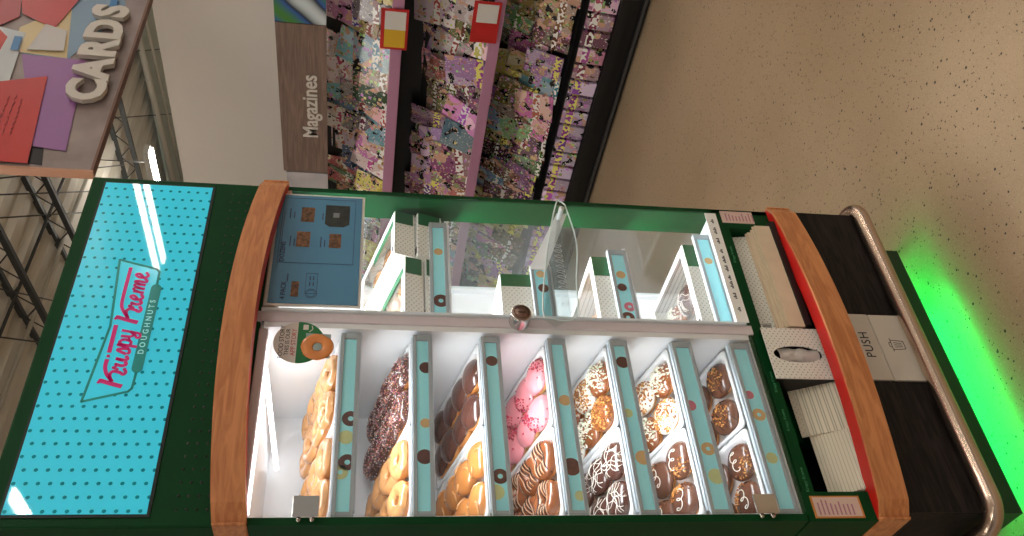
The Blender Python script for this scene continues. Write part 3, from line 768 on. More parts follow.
def get_doughnut(kind):
    if kind not in protos: protos[kind] = [proto_doughnut(kind, s) for s in (1, 2)]
    lst = protos[kind]; p = random.choice(lst)
    if p.name not in first: first.add(p.name); return p
    return copy_tree(p)
traycfg = [(['glazed'], ['glazed']), (['glazed'], ['sprinkle']), (['glazedfill'], ['choc']), (['caramel'], ['pink']), (['drizzle'], ['crumb', 'curls']),
           (['swirl'], ['crumb', 'curls']), (['swirl'], ['nutty'])]
side = ['hinge-side', 'lock-side']; rown = ['front', 'second', 'third', 'back']
t_used = False
for i, zt in enumerate(levels):
    for s in (0, 1):
        xc = .1065 if s == 0 else .2965
        if not t_used: tr = tray0; t_used = True
        else: tr = tray0.copy(); C.objects.link(tr)
        tr.location = (xc, .026, zt+.004); tr.rotation_euler = (SL, 0, 0)
        kinds = traycfg[i][s]
        tag(tr, 'white plastic tray on the %s shelf, %s one under the %s' % (shn[i], side[s], DESC[kinds[0]].split(' with')[0].split(' topped')[0]+'s'), 'tray', 'white trays in the left half of the cabinet')
        T = Matrix.Translation(tr.location) @ Matrix.Rotation(SL, 4, 'X')
        nrow = 4; sp = .069; tl = 9
        if i == 6: nrow = 2; sp = .088; tl = 5
        if i == 5: nrow = 3; sp = .080; tl = 6
        if i == 4: nrow = 4; sp = .071; tl = 8
        for r_ in range(nrow):
            for c_ in (0, 1):
                kd = kinds[(r_+c_) % len(kinds)]
                d = get_doughnut(kd)
                th = tl+random.uniform(-4, 4)
                d.scale = (.92,)*3; zz = -.028+.0172+.037*abs(math.sin(R(th)))+(.006 if kd in ('glazed', 'sprinkle', 'caramel') else 0)
                p = T @ Vector(((-.0405 if c_ == 0 else .0405)+random.uniform(-.002, .002), .047+sp*r_+(.010 if c_ == 0 else 0)*(1 if i > 4 else .6), zz))
                d.location = p; d.rotation_euler = (Matrix.Rotation(SL+R(th), 4, 'X') @ Matrix.Rotation(random.choice([0, .3, -.3, 2.8, 3.3]) if kd in ('caramel', 'nutty', 'swirl') else random.uniform(0, 6), 4, 'Z') @ Matrix.Rotation(R(random.uniform(-4, 4)), 4, 'Y')).to_euler()
                if kd == 'glazed' or True: pass
                tag(d, '%s, %s row, %s, %s tray, %s shelf' % (DESC[kd], rown[r_], side[c_], side[s], shn[i]), 'doughnut', 'doughnuts in the %s tray of the %s shelf' % (side[s], shn[i]))
    # shelf that carries the trays, with its price strip
    z0 = zt-.034
    sh = MB().prism([(.02, z0-.004), (.335, z0-.004+.315*math.tan(SL)), (.335, z0+.315*math.tan(SL)), (.02, z0)], .017, .391, 'X')
    part(sh, 'shelf', WHITE)
    part(MB().box(.017, .391, .012, .021, zt-.04, zt+.002), 'shelf_front', mat('pale_blue_plastic', (200, 214, 226), .3), bevel=.001)
    if i > 0: shelf_light(.05, .33, .03, zt+.093, .52)
    else: shelf_light(.03, .38, .06, zt+.13, .42)

# price strips ---------------------------------------------------------
PD = [mat('printed_pink', (206, 120, 140), .5), mat('printed_choc', (92, 52, 44), .5, var=.3, vscale=120), mat('printed_glaze', (206, 170, 120), .5), mat('printed_lemon', (196, 206, 150), .5)]
def strip(x0, x1, y, z0, z1, pics):
    fr = MB(); b = .0075
    fr.box(x0, x1, y, y+.007, z1-b, z1).box(x0, x1, y, y+.007, z0, z0+b).box(x0, x0+.010, y, y+.007, z0+b, z1-b).box(x1-.014, x1, y, y+.007, z0+b, z1-b)
    s = part(fr, 'price_strip', GREYFR, bevel=.0006, seg=1)
    part(MB().box(x0+.010, x1-.014, y+.003, y+.006, z0+b, z1-b), 'printed_insert', TURQ, s)
    for (px, pz, r_, k, hole) in pics:
        m_ = MB(); cx = x0+px*(x1-x0); cz = z0+b+pz*(z1-z0-2*b); P1 = []; 
        zlo, zhi = z0+b, z1-b
        n = 20; out = [(cx+r_*math.cos(2*PI*q/n), min(zhi, max(zlo, cz+r_*math.sin(2*PI*q/n)))) for q in range(n)]
        inn = [(cx+r_*.32*math.cos(2*PI*q/n), min(zhi, max(zlo, cz+r_*.32*math.sin(2*PI*q/n)))) for q in range(n)]
        if hole:
            m_.add([(a, y+.0026, c) for a, c in out]+[(a, y+.0026, c) for a, c in inn], [(q, (q+1) % n, n+(q+1) % n, n+q) for q in range(n)])
        else: m_.add([(a, y+.0026, c) for a, c in out], [tuple(range(n))])
        part(m_, 'printed_doughnut', PD[k], s)
pk = [[(.27, .3, .016, 1, 1), (.40, .5, .014, 3, 0), (.50, .2, .016, 1, 1), (.22, .8, .014, 3, 1)], [(.30, .4, .015, 1, 0), (.48, .3, .01, 2, 0), (.80, .2, .013, 1, 0)],
      [(.2, .5, .015, 1, 1), (.12, .9, .015, 3, 0), (.85, .5, .012, 1, 0)], [(.25, .6, .018, 1, 0), (.62, .4, .012, 2, 0), (.1, .2, .01, 3, 0)],
      [(.3, .2, .015, 2, 0), (.86, .4, .014, 1, 0), (.55, .8, .01, 3, 0)], [(.35, .4, .014, 2, 1), (.2, .3, .016, 3, 0), (.6, .9, .012, 0, 0)], [(.55, .5, .014, 2, 1), (.67, .8, .01, 0, 0), (.3, .5, .012, 3, 0)]]
for i, zt in enumerate(levels):
    strip(.003, .389, .0035, zt-(.038 if i < 5 else .044), zt, pk[i])
rs = [(.4445, .735, 1.222, 1.262), (.4445, .620, .992, 1.036), (.4445, .675, .804, .848), (.4445, .737, .580, .624)]
rp = [[(.22, .4, .017, 1, 1), (.7, .5, .010, 2, 0)], [(.12, .6, .012, 0, 1), (.62, .4, .012, 1, 0), (.85, .5, .010, 2, 0)], [(.15, .6, .015, 1, 1), (.28, .3, .013, 0, 1), (.52, .6, .011, 1, 0), (.68, .5, .011, 2, 0)], [(.72, .5, .010, 2, 0)]]
for (x0, x1, z0, z1), pc in zip(rs, rp): strip(x0, x1, .04, z0, z1, pc)
# shelves on the right
for k, (x0, x1, z0, z1) in enumerate(rs):
    part(MB().box(.40, .773, .048, .34, z0-.004, z0+.004), 'shelf', WHITE) if k == 3 else part(MB().box(.40, x1+.012, .048, .34, z0-.004, z0+.004), 'shelf', WHITE)
    part(MB().box(x0, x1, .047, .052, z0-.006, z1), 'shelf_front', WHITE)
for z, pw in ((1.56, 2.4), (1.20, 1.2), (.975, 1.2), (.785, 1.2)): shelf_light(.46, .74, .06, z, pw)
part(MB().rings([[Vector(q) for q in ((.605, .040, 1.000), (.605, .040, 1.040), (.745, -.0, .968), (.745, -.0, .944))], [Vector(q) for q in ((.605, .044, 1.000), (.605, .044, 1.040), (.745, .004, .968), (.745, .004, .944))]]), 'side_wing', WHITE)
part(MB().box(.62, .775, .040, .048, .955, .975).prism([(.62, .992), (.63, .992), (.775, .945), (.775, .925)], .030, .036), 'side_bracket', WHITE) if False else None

# boxes of doughnuts -----------------------------------------------------
LABG = mat('green_label', (14, 96, 56), .4)
SH = {}
def dough_box(x0, x1, y0, y1, z0, z1, rot, label, win=True, stock='glazed', lab=True, nx=2, ny=3):
    SH[label] = 'top left box' if label.startswith('upper left') else ('top right box' if label.startswith('right upper') else ('third shelf box' if 'third' in label else 'lowest right box'))
    w = (x1-x0)/2; xc = (x0+x1)/2; t = empty('doughnut_box', (xc, y0, z0), label, 'doughnut box', 'card doughnut boxes in the right half of the cabinet')
    h = z1-z0; l = y1-y0; e = .0012
    def P(mb, nm, m, par=t):
        mb.v = [v+Vector((xc, y0, z0)) for v in mb.v]; return mb.build(nm, m, par)
    b = MB().box(-w, w, 0, l, 0, e).box(-w, -w+e, 0, l, e, h-e).box(w-e, w, 0, l, e, h-e).box(-w+e, w-e, l-e, l, e, h-e).box(-w+e, w-e, .0, e, e, h-e)
    P(b, 'box_body', DOTWHITE)
    lid = MB(); a = .016; y_a, y_b = .022, l-.02
    if win:
        lid.box(-w, w, 0, y_a, h-e, h).box(-w, w, y_b, l, h-e, h).box(-w, -w+a, y_a, y_b, h-e, h).box(w-a, w, y_a, y_b, h-e, h)
    else: lid.box(-w, w, 0, l, h-e, h)
    P(lid, 'lid', mat('white_card', (242, 242, 240), .4) if win else DOTWHITEXY)
    if win: P(MB().box(-w+a, w-a, y_a, y_b, h-e*1.6, h-e), 'window_film', GLASS)
    if lab:
        P(MB().box(w*.45, w, -.0008, 0, .004, h-.002), 'green_label', LABG)
        P(MB().box(-w+.012, -w+.03, .006, .016, h, h+.0004), 'small_print', INK)
        P(MB().box(w-.04, w-.02, .01, .16, h, h+.0004), 'green_label', LABG) if win and rot else None
    t.rotation_euler = (rot, 0, 0)
    if win:
        T = Matrix.Translation(t.location) @ Matrix.Rotation(rot, 4, 'X')
        for a_ in range(nx):
            for c in range(ny):
                d = get_doughnut(stock if isinstance(stock, str) else stock[(a_+c) % len(stock)])
                kd = stock if isinstance(stock, str) else stock[(a_+c) % len(stock)]
                sc_ = min(1, (2*w-.008)/nx/.09, (l-.01)/ny/.088)
                d.scale = (sc_,)*3
                d.location = T @ Vector((-w+.004+(2*w-.008)*(a_+.5)/nx, .006+(l-.012)*(c+.5)/ny, .0025+.019*sc_)); d.rotation_euler = (rot, 0, random.uniform(0, 6) if rot == 0 else 0)
                tag(d, '%s in %s, %s row, %s' % (DESC[kd].split(' with')[0], SH[label], rown[min(c, 3)], ['lock side', 'jamb side'][a_ % 2]), 'doughnut', 'boxed doughnuts')
    return t
tl_ = R(15)
dough_box(.462, .628, .058, .325, 1.232, 1.272, tl_, 'lower left white dotted box, under another on the upper right shelf', win=False)
dough_box(.462, .628, .052, .32, 1.2755, 1.318, tl_, 'upper left white window box, at the top of the boxes by the menu', stock='glazed')
dough_box(.636, .765, .058, .33, 1.232, 1.29, tl_, 'right lower white box, next to the green jamb under another box', win=False)
dough_box(.636, .765, .052, .32, 1.294, 1.342, tl_, 'right upper white window box, nearest the green jamb', stock='glazed', nx=2, ny=3)
dough_box(.474, .600, .055, .25, .998, 1.105, 0, 'small dotted box behind the round lock', win=False)
dough_box(.470, .535, .258, .33, .998, 1.15, 0, 'smaller dotted carton at the back of the second right shelf', win=False)
dough_box(.458, .664, .056, .32, .8085, .886, 0, 'window box on the third right shelf with green label', stock='glazed')
dough_box(.470, .715, .056, .325, .5855, .652, 0, 'large window box on the lowest right shelf', stock=['curls', 'pink', 'drizzle'])
# doughnut pictures and black slot on the small box are printed marks
# menu -------------------------------------------------------------------
mn = empty('menu_board', (.6, -.004, 1.41), 'blue menu poster in a white frame at the top of the right door', 'menu')
MB().box(.443, .757, -.007, -.003, 1.408, 1.597).build('poster_frame', mat('white_frame', (214, 210, 206), .4), mn, bevel=.001)
MB().box(.449, .751, -.0085, -.007, 1.414, 1.591).build('poster', mat('menu_blue', (78, 132, 168), .25, coat=.4), mn)
ik = MB(); MM = front(-.0087)
def tx(s, size, x, z, al='LEFT', mb=None, y=-.0087, bold=0.0): return text_mb(s, size, .0003, 0, 0, Matrix.Translation((x, y, z)) @ MY, align=al, bold=bold)
DI = mat('menu_ink', (28, 52, 84), .5)
def line(mb, x0, z0, x1, z1, w=.0009): return ribbon(mb, [(x0, z0), ((x0+x1)/2, (z0+z1)/2), (x1, z1)], w, MM, .0003, 1)
for a in [(.555, 1.582, .742, 1.582), (.742, 1.582, .742, 1.428), (.742, 1.428, .555, 1.428), (.555, 1.428, .555, 1.582), (.60, 1.578, .70, 1.578)]: line(ik, *a)
for a in [(.475, 1.52, .528, 1.52), (.528, 1.52, .528, 1.497), (.528, 1.497, .475, 1.497), (.475, 1.497, .475, 1.52)]: line(ik, *a)
for (x, z, w_) in [(.68, 1.566, .03), (.682, 1.557, .018), (.60, 1.560, .03), (.602, 1.552, .02), (.60, 1.497, .03), (.602, 1.489, .02), (.505, 1.557, .02), (.68, 1.497, .02), (.51, 1.512, .01), (.495, 1.512, .01), (.51, 1.505, .01), (.495, 1.505, .01)]: line(ik, x, z, x+w_, z, .0022)
merge(ik, tx('DOZENS', .014, .557, 1.573, bold=.0003)); merge(ik, tx('4 PACK', .014, .458, 1.563, bold=.0003))
for q in (.0085, .0115): 
    P = [(.475+q*math.cos(2*PI*k/20), 1.508+q*math.sin(2*PI*k/20)) for k in range(21)]; ribbon(ik, P, .001, MM, .0003, 1)
ik.build('menu_print', DI, mn)
PH = mat('photo_doughnuts', (104, 70, 42), .5, var=.75, vscale=140); PHD = mat('photo_dark', (36, 40, 36), .5, var=.5, vscale=60)
for (x0, x1, z0, z1, m_) in [(.672, .715, 1.515, 1.543, PH), (.600, .643, 1.520, 1.548, PH), (.600, .640, 1.455, 1.480, PH), (.466, .505, 1.533, 1.548, PH)]:
    MB().box(x0, x1, -.0091, -.0086, z0, z1).build('menu_photo', m_, mn)
MB().prism([(.661, 1.452), (.661, 1.482), (.669, 1.492), (.725, 1.492), (.725, 1.440), (.669, 1.440)][0:6], -.0091, -.0086).build('menu_photo', PHD, mn)
MB().box(.688, .702, -.0095, -.0091, 1.462, 1.475).build('menu_photo_detail', mat('photo_grey', (120, 124, 128), .5), mn)

# doors --------------------------------------------------------------------
dl = empty('glass_door', (.2, -.003, .58), 'left clear glass door with chrome clips over the doughnut trays', 'glass door')
MB().box(.002, .436, -.008, -.003, .582, 1.598).build('glass_pane', GLASS, dl)
for zc in (1.484, .660):
    cl = MB().box(-.004, .034, -.0155, -.0125, zc-.022, zc+.022).box(.006, .032, -.0125, -.0082, zc-.02, zc+.02).build('hinge_clip', CHROME, dl, bevel=.0025)
    for s in (-.011, .011): MB().cyl((-.006, -.012, zc+s), .004, .012, 'Y', 12).build('hinge_pin', CHROME, cl)
kn = MB().cyl((.418, -.042, 1.086), .0215, .034, 'Y', 32).build('lock_barrel', CHROME, dl, bevel=.002)
MB().cyl((.418, -.0435, 1.086), .0185, .0015, 'Y', 32).build('lock_face', mat('lock_face_brown', (134, 104, 92), .35, metal=.6), kn)
lf = MB(); 
for rr_ in (.015,): ribbon(lf, [(.418+rr_*math.cos(2*PI*k/24), 1.086+rr_*math.sin(2*PI*k/24)) for k in range(25)], .0012, front(-.0436), .0004, 1)
lf.box(.4165, .4195, -.0442, -.0436, 1.078, 1.094).build('lock_marking', BLACK, kn)
# roundel sticker
st = MB(); n = 40
ce = (.354, 1.5215); r_ = .0485
def arc(a0, a1, n=24): return [(ce[0]+r_*math.cos(a0+(a1-a0)*k/n), ce[1]+r_*math.sin(a0+(a1-a0)*k/n)) for k in range(n+1)]
a = math.asin(.004/.0485)
rd = empty('round_sticker', (.354, -.0085, 1.473), 'round green and white sticker with a glazed ring doughnut on the left glass door', 'sticker')
MB().prism(arc(a, PI-a), -.0092, -.0084).build('sticker_top', mat('sticker_white', (214, 206, 200), .5), rd)
MB().prism(arc(PI-a, 2*PI+a), -.0092, -.0084).build('sticker_bottom', mat('sticker_green', (22, 116, 62), .4), rd)
t1 = text_mb('FOOD STORY', .0125, .0003, 0, 0, Matrix.Translation((.354, -.0093, 1.5545)) @ MY); merge(t1, text_mb('THIS IS OUR', .0115, .0003, 0, 0, Matrix.Translation((.354, -.0093, 1.5435)) @ MY))
t1.build('sticker_lettering', INK, rd)
text_mb('APP STORY', .0125, .0003, 0, 0, Matrix.Translation((.354, -.0093, 1.532)) @ MY).build('sticker_lettering', mat('sticker_red', (190, 50, 60), .5), rd)
MB().prism([(.320, 1.508), (.376, 1.510), (.374, 1.462), (.318, 1.462)], -.0098, -.0093).build('sticker_card', mat('sticker_card_grey', (150, 170, 168), .5), rd)
dn = torus(.020, .0115, .2, 32, 10, seed=3); dn.v = [Vector((v.x+.343, -.0105-v.z, v.y+1.487)) for v in dn.v]
dn.build('sticker_doughnut', mat('sticker_glaze', (222, 138, 72), .25, var=.1, coat=.5), rd)
sb = MB().box(.384, .396, -.0095, -.0092, 1.506, 1.516); sb.build('sticker_badge', mat('sticker_white', (214, 206, 200)), rd)
ribbon(MB(), [(.379, 1.504), (.386, 1.498), (.394, 1.500)], .0018, front(-.0093), .0003, 4).build('sticker_swoosh', mat('sticker_white', (214, 206, 200)), rd)

dr = empty('glass_door', (.6, -.003, .58), 'right clear glass door over the boxed doughnuts', 'glass door')
MB().box(.438, .773, -.002, .003, .60, 1.405).build('glass_pane', GLASS, dr)
# clear acrylic wedge on the right door, with a hanging tab
aw = empty('acrylic_wedge', (.6, -.03, .955), 'clear acrylic wedge with white script hanging on the right glass door', 'acrylic holder')
out = cmr([(.735, .957), (.745, .967), (.735, .979), (.60, 1.012), (.43, 1.04), (.408, 1.02), (.405, .985), (.425, .966), (.50, .960), (.62, .945), (.735, .957)], 4)
o2 = [(p.x, p.y) for p in out[:-1]]
MB().prism(o2, -.040, -.037).build('front_sheet', ACRYL, aw)
rim = MB(); rim.tube([(a_, -.0385, b_) for a_, b_ in o2]+[(o2[0][0], -.0385, o2[0][1])], .0018, 6)
rim.build('edge', mat('acrylic_edge', (214, 226, 226), .1, coat=1), aw)
MB().prism([(.735, .966), (.43, 1.034), (.41, 1.01), (.43, .974)], -.009, -.006).build('rear_sheet', ACRYL, aw)
MB().cyl((.722, -.042, .967), .006, .036, 'Y', 14).build('fixing_stud', mat('stud_white', (220, 222, 222), .3), aw)
sw = MB(); x = .44
while x < .60:
    ribbon(sw, [(x, .985), (x+.006, 1.0), (x+.009, .99), (x+.004, .982), (x+.013, .984)], .0012, front(-.0405), .0003, 4); x += .0145
sw.build('script_print', mat('print_white', (236, 236, 232), .5), aw)

# rails: bowed beech rails with red backing -------------------------------------
def bowY(x): s = (x-.3875)/.3995; return -.022-.046*(1-min(1, s*s))
def rail(z0, z1, name, arch, red_top):
    xs = [-.012+.799*k/28 for k in range(29)]
    fr = []; rd_ = []
    for x in xs:
        s = min(1, abs((x-.3875)/.3995)); y = bowY(x)+(.012*max(0, (s-.965)/.035)**2); dz = arch*(1-s*s)
        fr.append([Vector((x, y, z0+dz)), Vector((x, y, z1+dz)), Vector((x, y+.006, z1+dz)), Vector((x, y+.006, z0+dz))])
        rd_.append([Vector((x, y+.0062, z0+dz)), Vector((x, y+.0062, z1+dz-.0005)), Vector((x, min(y+.040, .03), z1+dz-.0005)), Vector((x, min(y+.040, .03), z0+dz))])
    root = empty(name, (.39, -.03, z0), None, None); root.parent = cab; root.location = Vector((.39, -.03, z0))-cab.location
    return root, fr, rd_
def make_rail(z0, z1, arch, parent_name):
    root, fr, rd_ = rail(z0, z1, 'bowed_rail', arch, True)
    m_ = MB(); m_.smooth = False; m_.rings(fr); m_.build('wood_face', BEECH, root)
    MB().rings(rd_).build('red_backing', RED, root)
    for x0, sgn in ((-.012, -1), (.787, 1)):
        MB().box(x0-(.006 if sgn < 0 else 0), x0+(.006 if sgn > 0 else 0), -.012 if sgn > 0 else -.016, .10, z0, z1-.0004).build('rail_end', BEECH, root, bevel=.003)
make_rail(.379, .439, 0., 'lower'); make_rail(1.577, 1.633, .026, 'upper')

# base ---------------------------------------------------------------------------
part(MB().box(0, W, 0, DEP, .186, .34), 'base_carcass', DARKW, bevel=.002)
part(MB().box(0, .294, -.004, 0, .188, .379), 'base_panel', DARKW); part(MB().box(.473, W, -.004, 0, .188, .379), 'base_panel', DARKW)
pw = mat('white_flap', (200, 192, 180), .4)
fl = part(MB().box(.296, .471, -.007, 0, .287, .379), 'push_flap', pw, bevel=.002)
part(text_mb('PUSH', .030, .0005, 0, 0, Matrix.Translation((.387, -.0072, .316)) @ MY, spacing=1.1, sx=.9), 'flap_lettering', INK, fl)
bn = part(MB().box(.296, .471, -.006, 0, .19, .285), 'bin_panel', pw, bevel=.002)
ic = MB(); MI = front(-.0062)
for P in [[(.376, .256), (.378, .230), (.380, .227), (.397, .227), (.399, .230), (.401, .256)], [(.371, .257), (.389, .257), (.406, .257)], [(.383, .258), (.3835, .262), (.394, .262), (.3945, .258)],
          [(.3825, .251), (.3835, .241), (.384, .232)], [(.3885, .251), (.3885, .241), (.3885, .232)], [(.3945, .251), (.3935, .241), (.393, .232)]]: ribbon(ic, P, .0014, MI, .0004, 3)
part(ic, 'bin_icon', INK, bn)
# bumper
P = []; yb, rb = -.020, .05
P += [(-.024, .38, .2), (-.024, .12, .2)]
P += [(-.024+.0+rb-rb*math.cos(a_), yb+rb-rb*math.sin(a_), .2) for a_ in [PI/2*k/8 for k in range(9)]]
P += [(.2, yb, .2), (.6, yb, .2)]
P += [(.812-rb+rb*math.sin(a_), yb+rb-rb*math.cos(a_), .2) for a_ in [PI/2*k/8 for k in range(9)]]
P += [(.812, .12, .2), (.812, .38, .2)]
part(MB().tube(P, .0185, 20), 'bumper_rail', STEEL)
PL = mat('plinth_dark_green', (4, 44, 22), .4)
for nm, bx in (('skirt_front', (.035, .75, .08, .086)), ('skirt_back', (.035, .75, .384, .39)), ('skirt_side', (.035, .041, .086, .384)), ('skirt_side', (.744, .75, .086, .384))):
    part(MB().box(*bx, .056, .186), nm, PL)
for x in (.09, .70):
    for yy in (.23, .34): part(MB().cyl((x, yy, 0), .018, .186, 'Z', 16), 'foot', BLACK)
GL = mat('green_led', (8, 235, 90), .5, emit=17.)
part(MB().box(.12, .72, .15, .35, .125, .135), 'green_led_panel', GL)
part(MB().box(.10, .735, .14, .36, .136, .185), 'led_housing', BLACK)

# the pocket between glass and rail -------------------------------------------------
part(MB().box(-.014, .045, 0, .16, .389, .575), 'pocket_pillar', GREEN); part(MB().box(.735, W, 0, .16, .40, .58), 'pocket_pillar', GREEN)
gb = part(MB().box(.045, .735, 0, .16, .548, .572), 'pocket_header', GREEN)
part(MB().box(.045, .735, .15, .16, .352, .548), 'pocket_back', BLACK)
part(MB().box(.0, W, .0, .36, .575, .582), 'green_sill', GREEN)
kk = MB()
for x in (.07, .20, .29, .64):
    merge(kk, text_mb('Krispy Kreme', .009, .0003, 0, 0, Matrix.Translation((x, -.0004, .5605)) @ MY))
part(kk, 'pocket_lettering', mat('pale_green_ink', (70, 150, 100), .5), gb)
part(MB().box(.19, .29, .075, .10, .40, .545), 'napkin_bracket', GREEN)
part(MB().box(.60, .735, .0, .03, .48, .548) if False else MB().box(.725, .735, .0, .03, .41, .548), 'pocket_divider', GREEN)
def notice(x0, x1, z0, z1, fc, lab):
    t = empty('notice_label', ((x0+x1)/2, 0, z0), lab, 'label')
    MB().box(x0, x1, -.0012, 0, z0, z1).build('backing', fc, t)
    MB().box(x0+.003, x1-.003, -.0016, -.0012, z0+.004, z1-.004).build('paper', mat('pale_pink_paper', (212, 186, 176), .5), t)
    m_ = MB()
    for k in range(9):
        z = z1-.012-k*.0085
        m_.box(x0+.006, x1-.006-random.uniform(0, .012), -.0019, -.0016, z-.0016, z+.0016)
    m_.build('print', mat('pink_print', (176, 120, 140), .6), t)
notice(-.008, .036, .462, .562, mat('orange_rim', (200, 130, 60), .5), 'small orange-edged notice at the left end of the bag pocket')
notice(.742, .780, .478, .560, mat('pale_pink_paper', (212, 186, 176)), 'small pale pink notice at the right end beside the bags')
# allergen card under the lowest right strip
ac = empty('allergen_card', (.6, -.0, .575), 'long white card with small black icons under the lowest right strip', 'card')
MB().box(.44, .768, -.0035, -.0022, .574, .602).build('card_face', mat('white_card', (242, 242, 240)), ac)
m_ = MB()
for i, x in enumerate([.47, .505, .535, .56, .585, .61, .64, .67, .70, .735]):
    n_ = 3+i % 3
    for q in range(n_): m_.add([], []) ; m_.box(x+q*.0045, x+q*.0045+.003, -.0040, -.0035, .585, .585+.004+.003*(q % 2)) 
m_.build('icons', INK, ac)

# flat-packed bags on the right ------------------------------------------------------
part(MB().box(.425, .733, -.022, .14, .44, .454), 'pocket_ledge', BLACK)
xs0, xs1 = .424, .722
bg = None
for k in range(6):
    m = DOTWHITE if k == 0 else KRAFT
    h_ = .099 if k == 0 else .052-.003*k+random.uniform(-.002, .002)
    y = .014-.0065*k
    o = MB().rings([rrect(0, xs1-xs0, 0, .0045, .0015, 0, 2), rrect(0, xs1-xs0, 0, .0045, .0015, h_, 2)]).build('flat_bag', m, loc=(0, 0, 0))
    o.location = (xs0+random.uniform(-.003, .003), y, .455)
    o.rotation_euler = (R(-8+1.5*k), 0, 0)
    tag(o, ['white dotted carrier bag with barcode standing at the back of the flat stack', 'kraft flat bag directly in front of the white dotted bag', 'third kraft bag from the back of the flat stack', 'fourth kraft bag from the back of the flat stack', 'fifth kraft bag from the back of the flat stack', 'frontmost kraft bag of the flat stack'][k], 'bag', 'flat bags in the right of the pocket')
    if k == 0:
        m_ = MB()
        for q in range(9): m_.box(.010+q*.0032, .010+q*.0032+random.uniform(.001, .002), -.0004, 0, .055, .075)
        m_.v = [v+Vector(o.location) for v in m_.v]; m_.build('barcode', INK, o)
# glove dispenser with oval slot ----------------------------------------------------------
gd = empty('tissue_dispenser', (.355, .0, .402), 'white dotted card dispenser with a tall oval slot', 'dispenser')
cx, cz, rx, rz = .352, .492, .0215, .055
n = 32; inn = [(cx+rx*math.cos(2*PI*k/n), cz+rz*math.sin(2*PI*k/n)) for k in range(n)]
outp = []
for k in range(n):
    a_ = 2*PI*k/n; c_, s_ = math.cos(a_), math.sin(a_); s1 = 1/max(abs(c_)/.0645, abs(s_)/.0735)
    if k % 8 == 4: s1 = 1e3; outp.append((.355+.0645*(1 if c_ > 0 else -1), .485+.0735*(1 if s_ > 0 else -1))); continue
    outp.append((.355+s1*c_, .485+s1*s_))
m_ = MB()
rg = [[(a_, -.014, b_) for a_, b_ in outp], [(a_, -.014, b_) for a_, b_ in inn], [(a_, -.011, b_) for a_, b_ in inn], [(a_, -.011, b_) for a_, b_ in outp], [(a_, -.014, b_) for a_, b_ in outp]]
m_.rings(rg, True, False); m_.build('dispenser_face', DOTWHITE, gd)
MB().box(.2905, .4195, -.0105, .06, .4115, .414).box(.2905, .293, -.0105, .06, .414, .556).box(.417, .4195, -.0105, .06, .414, .556).box(.293, .417, .057, .06, .414, .556).build('dispenser_box', BLACK, gd)
ti = MB(); ti.smooth = True
pp_ = []
for i in range(13):
    u = -.045+.09*i/12; row = []
    for j in range(7):
        v = -.012+.024*j/6; row.append(Vector((cx+v*1.7, -.002+.008*noise.noise(Vector((u*60, v*120, 3)))-.010*math.cos(v*120), cz-.004+u)))
    pp_.append(row)
ti.rings(pp_, False, False); ti.build('tissue', mat('tissue_white', (196, 192, 188), .6, bump=.4), gd)
# paper bags/napkin stacks ----------------------------------------------------------
CREAMD = dots_mat('cream_dotted_paper', (214, 208, 188), (150, 150, 132), .006, .010, .0011, 'XZ', .6)
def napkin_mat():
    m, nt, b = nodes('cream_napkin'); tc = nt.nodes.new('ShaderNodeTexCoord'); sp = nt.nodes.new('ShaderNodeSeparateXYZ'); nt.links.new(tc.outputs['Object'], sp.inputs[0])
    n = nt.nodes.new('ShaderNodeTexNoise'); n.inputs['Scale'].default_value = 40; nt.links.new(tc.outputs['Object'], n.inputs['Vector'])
    f = mathn(nt, 'MULTIPLY', mathn(nt, 'GREATER_THAN', mathn(nt, 'FRACT', mathn(nt, 'MULTIPLY', sp.outputs[2], 110.)), .72), .55)  # darker bands painted across each sheet, standing in for shaded gaps between sheets
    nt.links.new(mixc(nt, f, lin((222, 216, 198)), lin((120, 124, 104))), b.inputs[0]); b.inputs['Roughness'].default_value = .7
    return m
CREAME = napkin_mat()
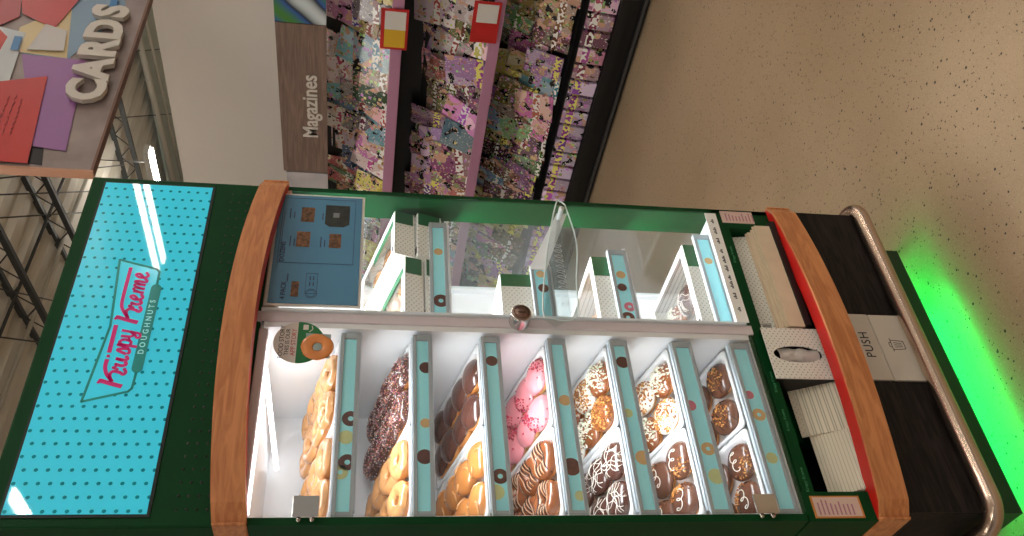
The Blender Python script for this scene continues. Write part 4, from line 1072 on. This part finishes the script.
def stack(x0, x1, n, z_top, z_f, y_b, y_f, m0, m1, nm, lab, grp, hh=.062, tilt=-38):
    p0 = None
    for k in range(n):
        t_ = k/(n-1)
        if k in (0, 1):
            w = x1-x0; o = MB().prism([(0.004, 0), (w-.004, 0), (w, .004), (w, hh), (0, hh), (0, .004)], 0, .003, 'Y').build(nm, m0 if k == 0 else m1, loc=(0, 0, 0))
            if k == 1: p0 = o
        else: o = p0.copy(); C.objects.link(o)
        o.location = (x0+random.uniform(-.0015, .0015), y_b+(y_f-y_b)*t_, z_top+(z_f-z_top)*t_-hh*math.cos(R(tilt)))
        o.rotation_euler = (R(tilt), 0, 0)
        tag(o, lab % ('rearmost' if k == 0 else ('frontmost' if k == n-1 else ordn[k]+' from the back')), 'paper bag', grp)
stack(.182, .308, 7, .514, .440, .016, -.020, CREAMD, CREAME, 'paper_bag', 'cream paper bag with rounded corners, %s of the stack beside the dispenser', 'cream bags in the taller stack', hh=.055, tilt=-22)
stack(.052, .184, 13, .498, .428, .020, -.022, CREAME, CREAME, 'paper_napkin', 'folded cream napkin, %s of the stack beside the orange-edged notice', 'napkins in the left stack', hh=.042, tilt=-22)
part(MB().box(.012, .773, -.012, .15, .381, .389), 'pocket_floor', BLACK)
part(MB().box(-.0015, 0, .03, .06, .56, .60), 'side_sticker', mat('sticker_white', (214, 206, 200)))

# ------------------------------------------------------------------ world and camera
w = bpy.data.worlds.new('world'); bpy.context.scene.world = w; w.use_nodes = True
w.node_tree.nodes['Background'].inputs[0].default_value = (1., .93, .84, 1); w.node_tree.nodes['Background'].inputs[1].default_value = .34

r = Vector((0.76292564, -0.64527799, 0.03950676)); u = Vector((0.07691065, 0.15126947, 0.98549597)); fw = Vector((0.64189503, 0.74882165, -0.16503611))
cd = bpy.data.cameras.new('camera'); co = bpy.data.objects.new('camera', cd); C.objects.link(co)
M = Matrix((-u, r, -fw)).transposed().to_4x4(); M.translation = Vector((-.6455, -1.42, 1.4)); co.matrix_world = M
cd.sensor_width = 36; cd.lens = 871.0754/1024*36; cd.clip_start = .05
bpy.context.scene.camera = co
vs = bpy.context.scene.view_settings
vs.view_transform = 'Standard'; vs.look = 'None'; vs.exposure = 0; vs.gamma = 1; vs.use_curve_mapping = False
